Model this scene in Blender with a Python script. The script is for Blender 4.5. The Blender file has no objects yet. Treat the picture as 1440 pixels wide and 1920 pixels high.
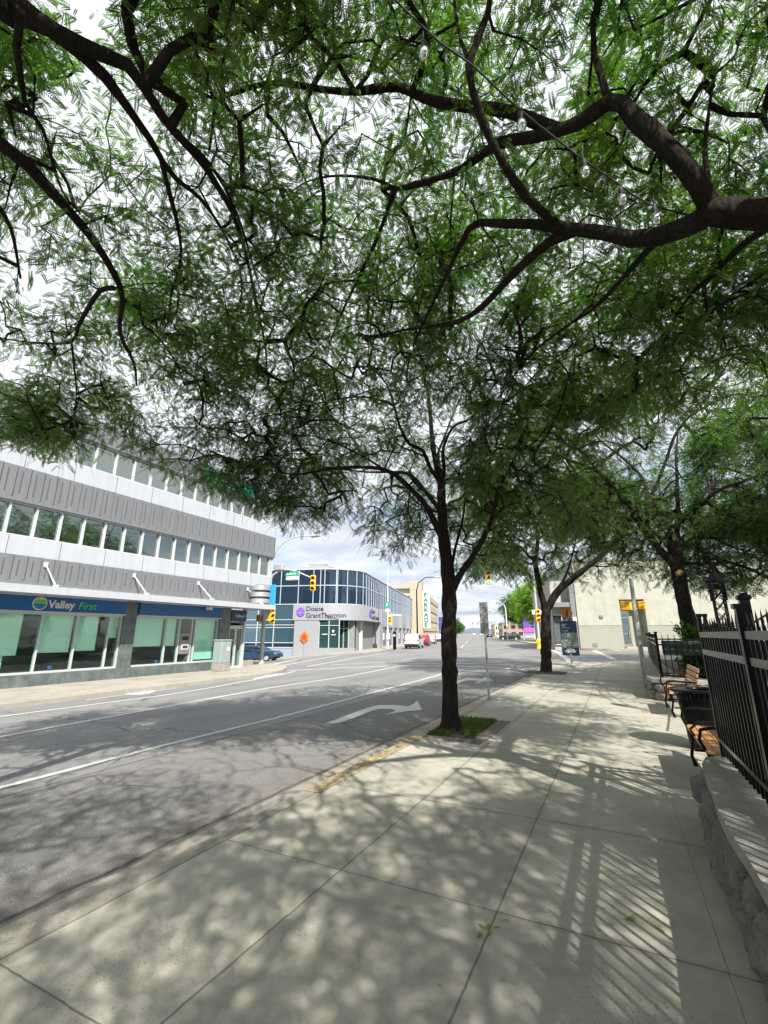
import bpy, math, random
import numpy as np
from mathutils import Vector, Matrix, noise as mnoise
R = math.radians
sc = bpy.context.scene
COL = sc.collection
# ------------------------------------------------------------------ camera
FPX = 842.0; PITCH = math.atan(228 / 842.0); EYE = 1.6
cam = bpy.data.cameras.new('camera'); camo = bpy.data.objects.new('camera', cam); COL.objects.link(camo)
camo.location = (0, 0, EYE); camo.rotation_euler = (R(90) + PITCH, 0, 0)
cam.sensor_fit = 'VERTICAL'; cam.sensor_height = 36.0; cam.lens = FPX / 1920 * 36.0
cam.clip_start = 0.05; cam.clip_end = 9000
sc.camera = camo
# ------------------------------------------------------------------ view, sky, sun
sc.view_settings.view_transform = 'Standard'; sc.view_settings.look = 'None'
sc.view_settings.exposure = 0.97; sc.view_settings.gamma = 1.0
sc.view_settings.use_curve_mapping = False
sc.render.engine = 'CYCLES'
sc.cycles.max_bounces = 7; sc.cycles.transparent_max_bounces = 12; sc.cycles.diffuse_bounces = 4
sc.cycles.glossy_bounces = 3; sc.cycles.transmission_bounces = 4
sc.cycles.sample_clamp_indirect = 6.0
sc.cycles.use_denoising = True
try: sc.cycles.denoiser = 'OPENIMAGEDENOISE'
except Exception: pass
A = math.atan(436 * math.cos(PITCH) / FPX)      # near street heads this far right of the camera's axis
B = R(10.7)                                     # the street beyond the junction
UD = Vector((math.sin(A), math.cos(A), 0)); VD = Vector((-math.cos(A), math.sin(A), 0))
SD = Vector((math.sin(B), math.cos(B), 0)); TD = Vector((-math.cos(B), math.sin(B), 0))
SUNV = (UD * -0.80 + VD * -0.76 + Vector((0, 0, 1))).normalized()      # towards the sun
sun_el = math.asin(SUNV.z); sun_rot = math.atan2(SUNV.x, SUNV.y)
wd = bpy.data.worlds.new('World'); sc.world = wd; wd.use_nodes = True
wt = wd.node_tree; wt.nodes.clear()
def wn(t): return wt.nodes.new(t)
out = wn('ShaderNodeOutputWorld'); bg = wn('ShaderNodeBackground'); bg.inputs[1].default_value = 0.1
sky = wn('ShaderNodeTexSky'); sky.sky_type = 'NISHITA'; sky.sun_disc = False
sky.sun_elevation = sun_el; sky.sun_rotation = sun_rot; sky.altitude = 300; sky.air_density = 1.0; sky.dust_density = 1.2
tc = wn('ShaderNodeTexCoord'); sep = wn('ShaderNodeSeparateXYZ'); wt.links.new(tc.outputs['Generated'], sep.inputs[0])
zc = wn('ShaderNodeMath'); zc.operation = 'MAXIMUM'; wt.links.new(sep.outputs[2], zc.inputs[0]); zc.inputs[1].default_value = 0.0
za = wn('ShaderNodeMath'); za.operation = 'ADD'; wt.links.new(zc.outputs[0], za.inputs[0]); za.inputs[1].default_value = 0.10
dx = wn('ShaderNodeMath'); dx.operation = 'DIVIDE'; wt.links.new(sep.outputs[0], dx.inputs[0]); wt.links.new(za.outputs[0], dx.inputs[1])
dy = wn('ShaderNodeMath'); dy.operation = 'DIVIDE'; wt.links.new(sep.outputs[1], dy.inputs[0]); wt.links.new(za.outputs[0], dy.inputs[1])
cmb = wn('ShaderNodeCombineXYZ'); wt.links.new(dx.outputs[0], cmb.inputs[0]); wt.links.new(dy.outputs[0], cmb.inputs[1])
def wnoise(scale, detail, rough, off):
    m = wn('ShaderNodeMapping'); m.inputs['Location'].default_value = off; m.inputs['Scale'].default_value = (scale, scale, scale)
    n = wn('ShaderNodeTexNoise'); n.inputs['Detail'].default_value = detail; n.inputs['Roughness'].default_value = rough
    n.inputs['Scale'].default_value = 1.0
    wt.links.new(cmb.outputs[0], m.inputs[0]); wt.links.new(m.outputs[0], n.inputs['Vector']); return n
def wramp(src, stops):
    r = wn('ShaderNodeValToRGB'); e = r.color_ramp.elements
    while len(e) < len(stops): e.new(0.5)
    for i, (p, c) in enumerate(stops): e[i].position = p; e[i].color = (c[0], c[1], c[2], 1)
    wt.links.new(src, r.inputs[0]); return r
n1 = wnoise(0.42, 8, 0.55, (3.1, 1.7, 0)); cover = wramp(n1.outputs[0], [(0.36, (0, 0, 0)), (0.50, (1, 1, 1))])
n2 = wnoise(0.75, 9, 0.6, (8.3, 5.2, 0))
shade = wramp(n2.outputs[0], [(0.30, (2.3, 2.7, 3.4)), (0.46, (3.9, 4.25, 4.8)), (0.62, (6.0, 6.2, 6.5))])
hz = wn('ShaderNodeMapRange'); hz.inputs[1].default_value = 0.16; hz.inputs[2].default_value = 0.42
hz.inputs[3].default_value = 0.0; hz.inputs[4].default_value = 1.0; wt.links.new(sep.outputs[2], hz.inputs[0])
cmax = wn('ShaderNodeMath'); cmax.operation = 'MAXIMUM'; wt.links.new(cover.outputs[0], cmax.inputs[0]); wt.links.new(hz.outputs[0], cmax.inputs[1])
mix0 = wn('ShaderNodeMix'); mix0.data_type = 'RGBA'; wt.links.new(hz.outputs[0], mix0.inputs[0])
wt.links.new(shade.outputs[0], mix0.inputs[6]); mix0.inputs[7].default_value = (5.7, 5.95, 6.3, 1)
skb = wn('ShaderNodeMix'); skb.data_type = 'RGBA'; skb.blend_type = 'MULTIPLY'; skb.inputs[0].default_value = 1
wt.links.new(sky.outputs[0], skb.inputs[6]); skb.inputs[7].default_value = (.75, .75, .78, 1)
mix1 = wn('ShaderNodeMix'); mix1.data_type = 'RGBA'; wt.links.new(cmax.outputs[0], mix1.inputs[0])
wt.links.new(skb.outputs[2], mix1.inputs[6]); wt.links.new(mix0.outputs[2], mix1.inputs[7])
wt.links.new(mix1.outputs[2], bg.inputs[0]); wt.links.new(bg.outputs[0], out.inputs[0])
sl = bpy.data.lights.new('sun', 'SUN'); sl.energy = 5.0; sl.angle = R(0.5); sl.color = (1.0, 0.95, 0.88)
so = bpy.data.objects.new('sun', sl); COL.objects.link(so); so.location = (5, -10, 30)
so.rotation_euler = SUNV.to_track_quat('Z', 'Y').to_euler()

# ------------------------------------------------------------------ coordinates
CP, SP = math.cos(PITCH), math.sin(PITCH)
def W(u, v, z=0): p = UD * u + VD * v; return Vector((p.x, p.y, z))
def S(s, t, z=0): p = SD * s + TD * t; return Vector((p.x, p.y, z))
def ray(x, y):
    a = (x - 720) / FPX; b = -(y - 960) / FPX
    return Vector((a, CP - b * SP, SP + b * CP))
def atd(x, y, d): return Vector((0, 0, EYE)) + ray(x, y) * d            # a point seen at (x, y), d metres ahead
def aty(x, y, Y): r = ray(x, y); return Vector((0, 0, EYE)) + r * (Y / r.y)
def proj(P):
    z = P[..., 2] - EYE; yc = P[..., 1] * CP + z * SP; zz = -P[..., 1] * SP + z * CP
    yc = np.where(np.abs(yc) < 1e-3, 1e-3, yc)
    return 720 + FPX * P[..., 0] / yc, 960 - FPX * zz / yc, yc
def uv_of(X, Y): return X * UD.x + Y * UD.y, X * VD.x + Y * VD.y
def st_of(X, Y): return X * SD.x + Y * SD.y, X * TD.x + Y * TD.y
def sm(x, a, b):
    x = np.clip((x - a) / (b - a), 0, 1); return x * x * (3 - 2 * x)
def groundz(X, Y):
    X = np.asarray(X, float); Y = np.asarray(Y, float)
    u, v = uv_of(X, Y); s, t = st_of(X, Y)
    zn = np.interp(v, [3.0, 15.0], [-0.13, -0.40])
    tt = np.where(s > 60, np.minimum(t, 9.0), t)
    zf = np.interp(tt, [-30, -16, -7, 0, 7, 12, 20, 30, 60], [0.45, 0.30, 0.20, 0.10, -0.12, -0.28, -0.95, -1.7, -3.6])
    w = sm(u, 17, 36)
    z = zn * (1 - w) + zf * w
    z = np.where(s > 300, z * (1 - sm(s, 300, 600)) - 0.3 * sm(s, 300, 600), z)
    return z
def gz(X, Y): return float(groundz(X, Y))
def gp(x, y, off=0.0):                                                     # the ground point seen at (x, y)
    z = 0.0; r = ray(x, y)
    for _ in range(30):
        k = (z - EYE) / r.z; q = r * k
        z = z * 0.5 + 0.5 * (gz(q.x, q.y) + off)
    return Vector((q.x, q.y, z))

# ------------------------------------------------------------------ mesh helpers
class MB:
    def __init__(s): s.v = []; s.f = []; s.m = []
    def add(s, vs, fs, mi=0):
        o = len(s.v); s.v += [tuple(p) for p in vs]
        for f in fs: s.f.append(tuple(o + i for i in f)); s.m.append(mi)
        return s
    def box(s, x0, x1, y0, y1, z0, z1, mi=0, M=None):
        vs = [Vector((x, y, z)) for z in (z0, z1) for y in (y0, y1) for x in (x0, x1)]
        if M is not None: vs = [M @ p for p in vs]
        return s.add(vs, [(0, 2, 3, 1), (4, 5, 7, 6), (0, 1, 5, 4), (2, 6, 7, 3), (0, 4, 6, 2), (1, 3, 7, 5)], mi)
    def bbox(s, x0, x1, y0, y1, z0, z1, b=0.01, mi=0):                   # box with chamfered edges
        vs = []; fs = []
        c = [((x0, 1), (x1, -1)), ((y0, 1), (y1, -1)), ((z0, 1), (z1, -1))]
        idx = {}
        for i in (0, 1):
            for j in (0, 1):
                for k in (0, 1):
                    X, sx = c[0][i]; Y, sy = c[1][j]; Z, sz = c[2][k]
                    for a, p in enumerate(((X, Y + sy * b, Z + sz * b), (X + sx * b, Y, Z + sz * b), (X + sx * b, Y + sy * b, Z))):
                        idx[(i, j, k, a)] = len(vs); vs.append(p)
        for i in (0, 1): fs.append([idx[(i, 0, 0, 0)], idx[(i, 1, 0, 0)], idx[(i, 1, 1, 0)], idx[(i, 0, 1, 0)]])
        for j in (0, 1): fs.append([idx[(0, j, 0, 1)], idx[(1, j, 0, 1)], idx[(1, j, 1, 1)], idx[(0, j, 1, 1)]])
        for k in (0, 1): fs.append([idx[(0, 0, k, 2)], idx[(1, 0, k, 2)], idx[(1, 1, k, 2)], idx[(0, 1, k, 2)]])
        for j in (0, 1):
            for k in (0, 1): fs.append([idx[(0, j, k, 1)], idx[(1, j, k, 1)], idx[(1, j, k, 2)], idx[(0, j, k, 2)]])
        for i in (0, 1):
            for k in (0, 1): fs.append([idx[(i, 0, k, 0)], idx[(i, 1, k, 0)], idx[(i, 1, k, 2)], idx[(i, 0, k, 2)]])
            for j in (0, 1): fs.append([idx[(i, j, 0, 0)], idx[(i, j, 1, 0)], idx[(i, j, 1, 1)], idx[(i, j, 0, 1)]])
        for i in (0, 1):
            for j in (0, 1):
                for k in (0, 1): fs.append([idx[(i, j, k, a)] for a in range(3)])
        return s.add(vs, fs, mi)
    def tube(s, pts, rad, n=8, mi=0, caps=True, rough=0.0):
        pts = [Vector(p) for p in pts]; N = len(pts)
        if not hasattr(rad, '__len__'): rad = [rad] * N
        vs = []; fs = []; prev = None
        for i, p in enumerate(pts):
            d = (pts[min(i + 1, N - 1)] - pts[max(i - 1, 0)]).normalized()
            if prev is None:
                a = d.orthogonal().normalized()
                if abs(d.z) > 0.99: a = Vector((1, 0, 0))
            else: a = (prev - d * prev.dot(d)).normalized()
            prev = a; b = d.cross(a)
            for k in range(n):
                t = 2 * math.pi * (k + 0.5) / n; o_ = (a * math.cos(t) + b * math.sin(t)) * rad[i]
                if rough: q = p + o_; o_ = o_ * (1 + rough * (mnoise.noise(q * 5.5) + .8 * mnoise.noise(Vector((q.x * 26, q.y * 26, q.z * 8)))))
                vs.append(p + o_)
        for i in range(N - 1):
            for k in range(n):
                k2 = (k + 1) % n; fs.append((i * n + k, i * n + k2, (i + 1) * n + k2, (i + 1) * n + k))
        if caps: fs.append(tuple(range(n))[::-1]); fs.append(tuple((N - 1) * n + k for k in range(n)))
        return s.add(vs, fs, mi)
    def bar(s, a, b, w, h=None, mi=0):                                   # square bar between two points
        h = h or w; a = Vector(a); b = Vector(b); d = (b - a).normalized()
        up = Vector((0, 0, 1)) if abs(d.z) < 0.95 else Vector((0, 1, 0))
        x = d.cross(up).normalized() * w / 2; y = x.cross(d).normalized() * h / 2
        vs = [p + i * x + j * y for p in (a, b) for i, j in ((-1, -1), (1, -1), (1, 1), (-1, 1))]
        return s.add(vs, [(0, 1, 2, 3), (7, 6, 5, 4), (0, 4, 5, 1), (1, 5, 6, 2), (2, 6, 7, 3), (3, 7, 4, 0)], mi)
    def lathe(s, prof, n=24, c=(0, 0, 0), mi=0, sy=1.0):
        vs = []; fs = []; N = len(prof)
        for r, z in prof:
            for k in range(n):
                t = 2 * math.pi * k / n; vs.append((c[0] + r * math.cos(t), c[1] + r * math.sin(t) * sy, c[2] + z))
        for i in range(N - 1):
            for k in range(n): k2 = (k + 1) % n; fs.append((i * n + k, i * n + k2, (i + 1) * n + k2, (i + 1) * n + k))
        fs.append(tuple(range(n))[::-1]); fs.append(tuple((N - 1) * n + k for k in range(n)))
        return s.add(vs, fs, mi)
    def prism(s, poly, axis, a, b, mi=0):                                # polygon extruded along axis between a and b
        def mk(p, q):
            if axis == 'x': return (q, p[0], p[1])
            if axis == 'y': return (p[0], q, p[1])
            return (p[0], p[1], q)
        n = len(poly); vs = [mk(p, a) for p in poly] + [mk(p, b) for p in poly]
        return s.add(vs, [tuple(range(n)), tuple(range(2 * n - 1, n - 1, -1))] + [(i, i + n, (i + 1) % n + n, (i + 1) % n) for i in range(n)], mi)
    def build(s, name, mats, parent=None, smooth=False, loc=None, rz=None):
        if not isinstance(mats, (list, tuple)): mats = [mats]
        me = bpy.data.meshes.new(name); me.from_pydata(s.v, [], s.f)
        for m in mats: me.materials.append(m)
        if len(mats) > 1: me.polygons.foreach_set('material_index', s.m)
        if smooth:
            me.polygons.foreach_set('use_smooth', [True] * len(me.polygons))
            try: me.set_sharp_from_angle(angle=R(38))
            except Exception: pass
        me.validate(); me.update()
        o = bpy.data.objects.new(name, me); COL.objects.link(o)
        if parent: o.parent = parent
        if loc is not None: o.location = loc
        if rz is not None: o.rotation_euler = (0, 0, rz)
        return o
def tag(o, label=None, cat=None, group=None, kind=None):
    if label: o['label'] = label
    if cat: o['category'] = cat
    if group: o['group'] = group
    if kind: o['kind'] = kind
    return o
def empty(name, loc, rz=0, label=None, cat=None, group=None):
    o = bpy.data.objects.new(name, None); COL.objects.link(o); o.location = loc; o.rotation_euler = (0, 0, rz)
    o.empty_display_size = 0.2
    return tag(o, label, cat, group)
def copy_tree(o, parent=None):
    c = o.copy(); COL.objects.link(c)
    if parent: c.parent = parent
    for ch in list(o.children): copy_tree(ch, c)
    return c
RN = math.pi / 2 - A       # local x = u, local y = v
RF = math.pi / 2 - B       # local x = s, local y = t
def lettering(txt, size, M, mat, parent, name='lettering', depth=0.01, align='LEFT', sx=1.0, bold=0.0):
    cu = bpy.data.curves.new(name, 'FONT'); cu.body = txt; cu.size = size; cu.extrude = depth; cu.align_x = align; cu.offset = bold
    cu.resolution_u = 3
    o = bpy.data.objects.new('tmp', cu); COL.objects.link(o)
    dg = bpy.context.evaluated_depsgraph_get(); me = bpy.data.meshes.new_from_object(o.evaluated_get(dg))
    bpy.data.objects.remove(o); me.transform(M @ Matrix.Diagonal((sx, 1, 1, 1))); me.materials.clear(); me.materials.append(mat); me.name = name
    r = bpy.data.objects.new(name, me); COL.objects.link(r); r.parent = parent
    return r
def frame_m(origin, right, up):                                         # letters run along `right`, stand along `up`
    right = Vector(right).normalized(); up = Vector(up).normalized(); n = right.cross(up)
    M = Matrix((right, up, n)).transposed().to_4x4(); M.translation = Vector(origin); return M

# ------------------------------------------------------------------ materials
def mat(name, col, rough=0.7, metal=0.0, spec=0.5, noise=None, bump=None, coat=0.0, emis=None):
    """noise = (scale, amount) lightness variation; bump = (scale, strength)"""
    m = bpy.data.materials.new(name); m.use_nodes = True; nt = m.node_tree; b = nt.nodes['Principled BSDF']
    b.inputs['Base Color'].default_value = (*col, 1); b.inputs['Roughness'].default_value = rough
    b.inputs['Metallic'].default_value = metal; b.inputs['Specular IOR Level'].default_value = spec
    b.inputs['Coat Weight'].default_value = coat
    if emis: b.inputs['Emission Color'].default_value = (*emis[0], 1); b.inputs['Emission Strength'].default_value = emis[1]
    if noise or bump: g = nt.nodes.new('ShaderNodeNewGeometry')
    if noise:
        n = nt.nodes.new('ShaderNodeTexNoise'); n.inputs['Scale'].default_value = noise[0]; n.inputs['Detail'].default_value = 6
        n.inputs['Roughness'].default_value = 0.65
        nt.links.new(g.outputs['Position'], n.inputs['Vector'])
        r = nt.nodes.new('ShaderNodeMapRange'); r.inputs[1].default_value = 0.25; r.inputs[2].default_value = 0.75
        r.inputs[3].default_value = 1 - noise[1]; r.inputs[4].default_value = 1 + noise[1]
        nt.links.new(n.outputs[0], r.inputs[0])
        x = nt.nodes.new('ShaderNodeVectorMath'); x.operation = 'SCALE'; x.inputs[0].default_value = col
        nt.links.new(r.outputs[0], x.inputs['Scale']); nt.links.new(x.outputs[0], b.inputs['Base Color'])
    if bump:
        n = nt.nodes.new('ShaderNodeTexNoise'); n.inputs['Scale'].default_value = bump[0]; n.inputs['Detail'].default_value = 5
        nt.links.new(g.outputs['Position'], n.inputs['Vector'])
        bm = nt.nodes.new('ShaderNodeBump'); bm.inputs['Strength'].default_value = bump[1]; bm.inputs['Distance'].default_value = 0.02
        nt.links.new(n.outputs[0], bm.inputs['Height']); nt.links.new(bm.outputs[0], b.inputs['Normal'])
    return m
class NT:
    """small node-building helper for the richer surfaces"""
    def __init__(s, name):
        s.m = bpy.data.materials.new(name); s.m.use_nodes = True; s.t = s.m.node_tree; s.b = s.t.nodes['Principled BSDF']
        s.g = s.t.nodes.new('ShaderNodeNewGeometry'); s.pos = s.g.outputs['Position']
    def L(s, a, b): s.t.links.new(a, b)
    def val(s, sock, v):
        if hasattr(v, 'is_linked') or hasattr(v, 'links'): s.L(v, sock)
        else: sock.default_value = v
    def math(s, op, a, b=0.0, c=None, clamp=False):
        n = s.t.nodes.new('ShaderNodeMath'); n.operation = op; n.use_clamp = clamp; s.val(n.inputs[0], a); s.val(n.inputs[1], b)
        if c is not None: s.val(n.inputs[2], c)
        return n.outputs[0]
    def noise(s, vec, scale, detail=5, rough=0.6, dist=0.0):
        n = s.t.nodes.new('ShaderNodeTexNoise'); n.inputs['Scale'].default_value = scale; n.inputs['Detail'].default_value = detail
        n.inputs['Roughness'].default_value = rough; n.inputs['Distortion'].default_value = dist; s.L(vec, n.inputs['Vector']); return n.outputs[0]
    def vor(s, vec, scale, feature='F1', out='Distance', rnd=1.0):
        n = s.t.nodes.new('ShaderNodeTexVoronoi'); n.feature = feature; n.inputs['Scale'].default_value = scale
        n.inputs['Randomness'].default_value = rnd; s.L(vec, n.inputs['Vector']); return n.outputs[out]
    def map(s, x, a, b, c=0.0, d=1.0):
        n = s.t.nodes.new('ShaderNodeMapRange'); s.L(x, n.inputs[0])
        for i, q in enumerate((a, b, c, d)): n.inputs[i + 1].default_value = q
        return n.outputs[0]
    def mix(s, f, a, b, mode='MIX'):
        n = s.t.nodes.new('ShaderNodeMix'); n.data_type = 'RGBA'; n.blend_type = mode; s.val(n.inputs[0], f)
        for k, q in ((6, a), (7, b)):
            if isinstance(q, tuple): n.inputs[k].default_value = (*q[:3], 1)
            else: s.L(q, n.inputs[k])
        return n.outputs[2]
    def scale3(s, vec, sx, sy, sz, rz=0.0):
        n = s.t.nodes.new('ShaderNodeMapping'); n.inputs['Scale'].default_value = (sx, sy, sz); n.inputs['Rotation'].default_value = (0, 0, rz); s.L(vec, n.inputs[0]); return n.outputs[0]
    def xyz(s, vec):
        n = s.t.nodes.new('ShaderNodeSeparateXYZ'); s.L(vec, n.inputs[0]); return n.outputs
    def bump(s, h, strength=0.5, dist=0.01):
        n = s.t.nodes.new('ShaderNodeBump'); n.inputs['Strength'].default_value = strength; n.inputs['Distance'].default_value = dist
        s.L(h, n.inputs['Height']); s.L(n.outputs[0], s.b.inputs['Normal'])
    def done(s, col=None, rough=0.8):
        if col is not None: s.val(s.b.inputs['Base Color'], col if not isinstance(col, tuple) else (*col, 1))
        s.val(s.b.inputs['Roughness'], rough); return s.m
def uvpos(n):
    """(u, v) of the near street from the world position"""
    x, y, z = n.xyz(n.pos)
    u = n.math('ADD', n.math('MULTIPLY', x, UD.x), n.math('MULTIPLY', y, UD.y))
    v = n.math('ADD', n.math('MULTIPLY', x, VD.x), n.math('MULTIPLY', y, VD.y))
    return u, v
def line_mask(n, x, x0, w, wob=None):
    d = n.math('ABSOLUTE', n.math('SUBTRACT', x, x0) if wob is None else n.math('ADD', n.math('SUBTRACT', x, x0), wob))
    return n.math('SUBTRACT', 1.0, n.map(d, w * 0.4, w))
def smax(n, *a):
    r = a[0]
    for q in a[1:]: r = n.math('MAXIMUM', r, q)
    return r
def m_walk(name, base, joints=True):
    n = NT(name); u, v = uvpos(n)
    big = n.noise(n.pos, 0.9, 6, 0.6); med = n.noise(n.pos, 6, 6, 0.7); fine = n.noise(n.pos, 160, 3, 0.6)
    k = n.math('ADD', n.math('MULTIPLY', n.map(big, .3, .7, -1, 1), .17), n.math('ADD', n.math('MULTIPLY', n.map(med, .3, .7, -1, 1), .12), n.math('MULTIPLY', n.map(fine, .3, .7, -1, 1), .14)))
    k = n.math('ADD', k, 1.0)
    base_s = n.t.nodes.new('ShaderNodeVectorMath'); base_s.operation = 'SCALE'; base_s.inputs[0].default_value = base; n.L(k, base_s.inputs['Scale'])
    c = base_s.outputs[0]
    # worn, pitted patches where the aggregate shows
    pz = n.math('MULTIPLY', n.map(n.noise(n.pos, 1.3, 4, .5), .48, .62), n.map(n.vor(n.pos, 55), .10, .30, 1, 0))
    c = n.mix(n.math('MULTIPLY', pz, .9), c, tuple(q * .45 for q in base))
    sp = n.math('MULTIPLY', n.map(n.vor(n.pos, 26), .05, .11, 1, 0), n.map(n.noise(n.pos, 1.7, 5, .6), .46, .60)); c = n.mix(n.math('MULTIPLY', sp, .7), c, tuple(q * .3 for q in base))
    # dark gum spots and brown stains
    gum = n.math('MULTIPLY', n.map(n.vor(n.pos, 4.2), .03, .06, 1, 0), n.map(n.noise(n.pos, 2.1, 2), .44, .52))
    c = n.mix(n.math('MULTIPLY', gum, .6), c, tuple(q * .35 for q in base))
    st = n.map(n.noise(n.pos, 2.4, 7, .72), .56, .74)
    c = n.mix(n.math('MULTIPLY', st, .6), c, (base[0] * .62, base[1] * .55, base[2] * .42))
    h = n.math('ADD', n.math('MULTIPLY', fine, .35), n.math('ADD', n.math('MULTIPLY', med, .4), n.math('MULTIPLY', pz, -.6)))
    if joints:
        wob = n.math('MULTIPLY', n.map(n.noise(n.pos, 5, 3), .3, .7, -1, 1), .004)
        ju = n.math('SUBTRACT', n.math('MODULO', n.math('ADD', n.math('SUBTRACT', u, 3.17), 155.5 + .7775), 1.555), .7775)
        ln = smax(n, line_mask(n, v, 1.925, .008, wob), line_mask(n, v, .83, .008, wob), line_mask(n, ju, 0.0, .007, wob),
                  n.math('MULTIPLY', line_mask(n, v, -.30, .005, wob), .4), line_mask(n, v, 3.0, .012, wob))
        # each slab of its own tone
        cell = n.t.nodes.new('ShaderNodeTexWhiteNoise'); cell.noise_dimensions = '2D'
        cx = n.t.nodes.new('ShaderNodeCombineXYZ')
        n.L(n.math('FLOOR', n.math('DIVIDE', n.math('SUBTRACT', u, 3.17), 1.555)), cx.inputs[0])
        n.L(n.math('ADD', n.math('GREATER_THAN', v, 1.925), n.math('GREATER_THAN', v, .83)), cx.inputs[1]); n.L(cx.outputs[0], cell.inputs['Vector'])
        c = n.mix(1.0, c, n.mix(cell.outputs['Value'], (.90, .90, .89), (1.06, 1.06, 1.05)), 'MULTIPLY')
        halo = smax(n, line_mask(n, v, 1.925, .06), line_mask(n, v, .83, .06), line_mask(n, ju, 0.0, .05))
        c = n.mix(n.math('MULTIPLY', halo, .16), c, tuple(q * .5 for q in base))
        c = n.mix(n.math('MULTIPLY', ln, .66), c, tuple(q * .16 for q in base))
        h = n.math('SUBTRACT', h, n.math('MULTIPLY', ln, 2.5))
    n.bump(h, .42, .006)
    return n.done(c, .88)
def m_asphalt():
    n = NT('asphalt'); u, v = uvpos(n)
    big = n.noise(n.scale3(n.pos, .25, .25, 1), 1, 6, .6); med = n.noise(n.pos, 3.5, 6, .7); fine = n.noise(n.pos, 110, 3, .65)
    base = n.mix(n.map(big, .38, .62), (.155, .157, .160), (.205, .206, .208))
    # old patch beside the kerb lane is darker and rough
    inpatch = n.math('MULTIPLY', n.map(v, 6.5, 6.62, 1, 0), n.map(u, 7.3, 7.45, 0, 1))
    inpatch = n.math('MULTIPLY', inpatch, n.map(u, 20, 23, 1, 0))
    near = n.map(v, 6.5, 6.65, 1, 0)
    c = n.mix(n.math('MULTIPLY', near, .6), base, (.155, .147, .132))
    c = n.mix(n.math('MULTIPLY', inpatch, .75), c, (.078, .078, .082))
    c = n.mix(n.map(med, .3, .7, 0, .45), c, (.12, .12, .122))
    c = n.mix(n.math('MULTIPLY', n.map(fine, .48, .66), .55), c, (.33, .32, .30))
    c = n.mix(n.math('MULTIPLY', n.map(fine, .48, .34), .7), c, (.025, .03, .03))
    # tyre-polished bands
    for vv in (8.3, 10.0, 12.0, 14.0): c = n.mix(n.math('MULTIPLY', line_mask(n, v, vv, .55), .18), c, (.06, .06, .065))
    # cracks
    w = n.math('MULTIPLY', n.map(n.noise(n.pos, 1.2, 5, .7), 0, 1, -1, 1), .55); w2 = n.math('MULTIPLY', n.map(n.noise(n.pos, 2.0, 5, .7), 0, 1, -1, 1), .5)
    cr = smax(n, line_mask(n, u, 6.9, .018, w), n.math('MULTIPLY', line_mask(n, u, 10.8, .016, w2), n.map(v, 6.3, 6.7, 1, 0)), line_mask(n, v, 6.52, .02, n.math('MULTIPLY', w, .05)), line_mask(n, v, 3.66, .035, n.math('MULTIPLY', w2, .16)),
              line_mask(n, u, -1.0, .015, w2), n.math('MULTIPLY', line_mask(n, v, 8.9, .014, w), n.map(u, 7, 14, 1, 0)))
    vc = n.map(n.vor(n.scale3(n.pos, 1, 1, 0), .42, 'DISTANCE_TO_EDGE'), .003, .010, 1, 0)
    cr = smax(n, cr, n.math('MULTIPLY', vc, n.map(n.noise(n.pos, .35, 3), .52, .6)))
    c = n.mix(n.math('MULTIPLY', cr, .8), c, (.022, .022, .022))
    # grit and dry leaves gathered by the kerb
    gr = n.math('MULTIPLY', line_mask(n, v, 3.75, .5), n.map(n.noise(n.pos, 7, 6, .75), .42, .62))
    c = n.mix(n.math('MULTIPLY', gr, .6), c, (.13, .105, .07))
    n.bump(n.math('SUBTRACT', n.math('ADD', fine, n.math('MULTIPLY', med, .7)), n.math('MULTIPLY', cr, 1.5)), .55, .010)
    return n.done(c, .86)
def m_paint(name, col, wear=.45):
    n = NT(name); w = n.noise(n.pos, 14, 8, .78); w2 = n.noise(n.pos, 90, 2)
    f = n.map(n.math('ADD', w, n.math('MULTIPLY', w2, .35)), wear + .13, wear + .28, 1, 0)
    c = n.mix(f, (.13, .13, .13), col); k = n.noise(n.pos, 2.5, 5)
    c = n.mix(n.map(k, .35, .7, 0, .35), c, tuple(q * .7 for q in col)); n.bump(w2, .3, .005)
    return n.done(c, .75)
def m_bark():
    n = NT('bark'); p = n.scale3(n.pos, 1, 1, .22)
    a = n.vor(p, 34, 'F1'); b = n.noise(p, 22, 8, .75, 1.2); c0 = n.noise(n.pos, 3, 4)
    c = n.mix(n.map(b, .3, .7), (.008, .0065, .0055), (.042, .034, .028)); c = n.mix(n.map(a, .0, .5, .55, 0), c, (.008, .007, .006))
    c = n.mix(n.map(c0, .5, .75, 0, .35), c, (.052, .045, .039))
    n.bump(n.math('ADD', n.math('MULTIPLY', a, 1.0), n.math('MULTIPLY', b, 1.2)), 1.0, .02)
    n.b.inputs['Specular IOR Level'].default_value = .12; return n.done(c, .9)
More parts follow.
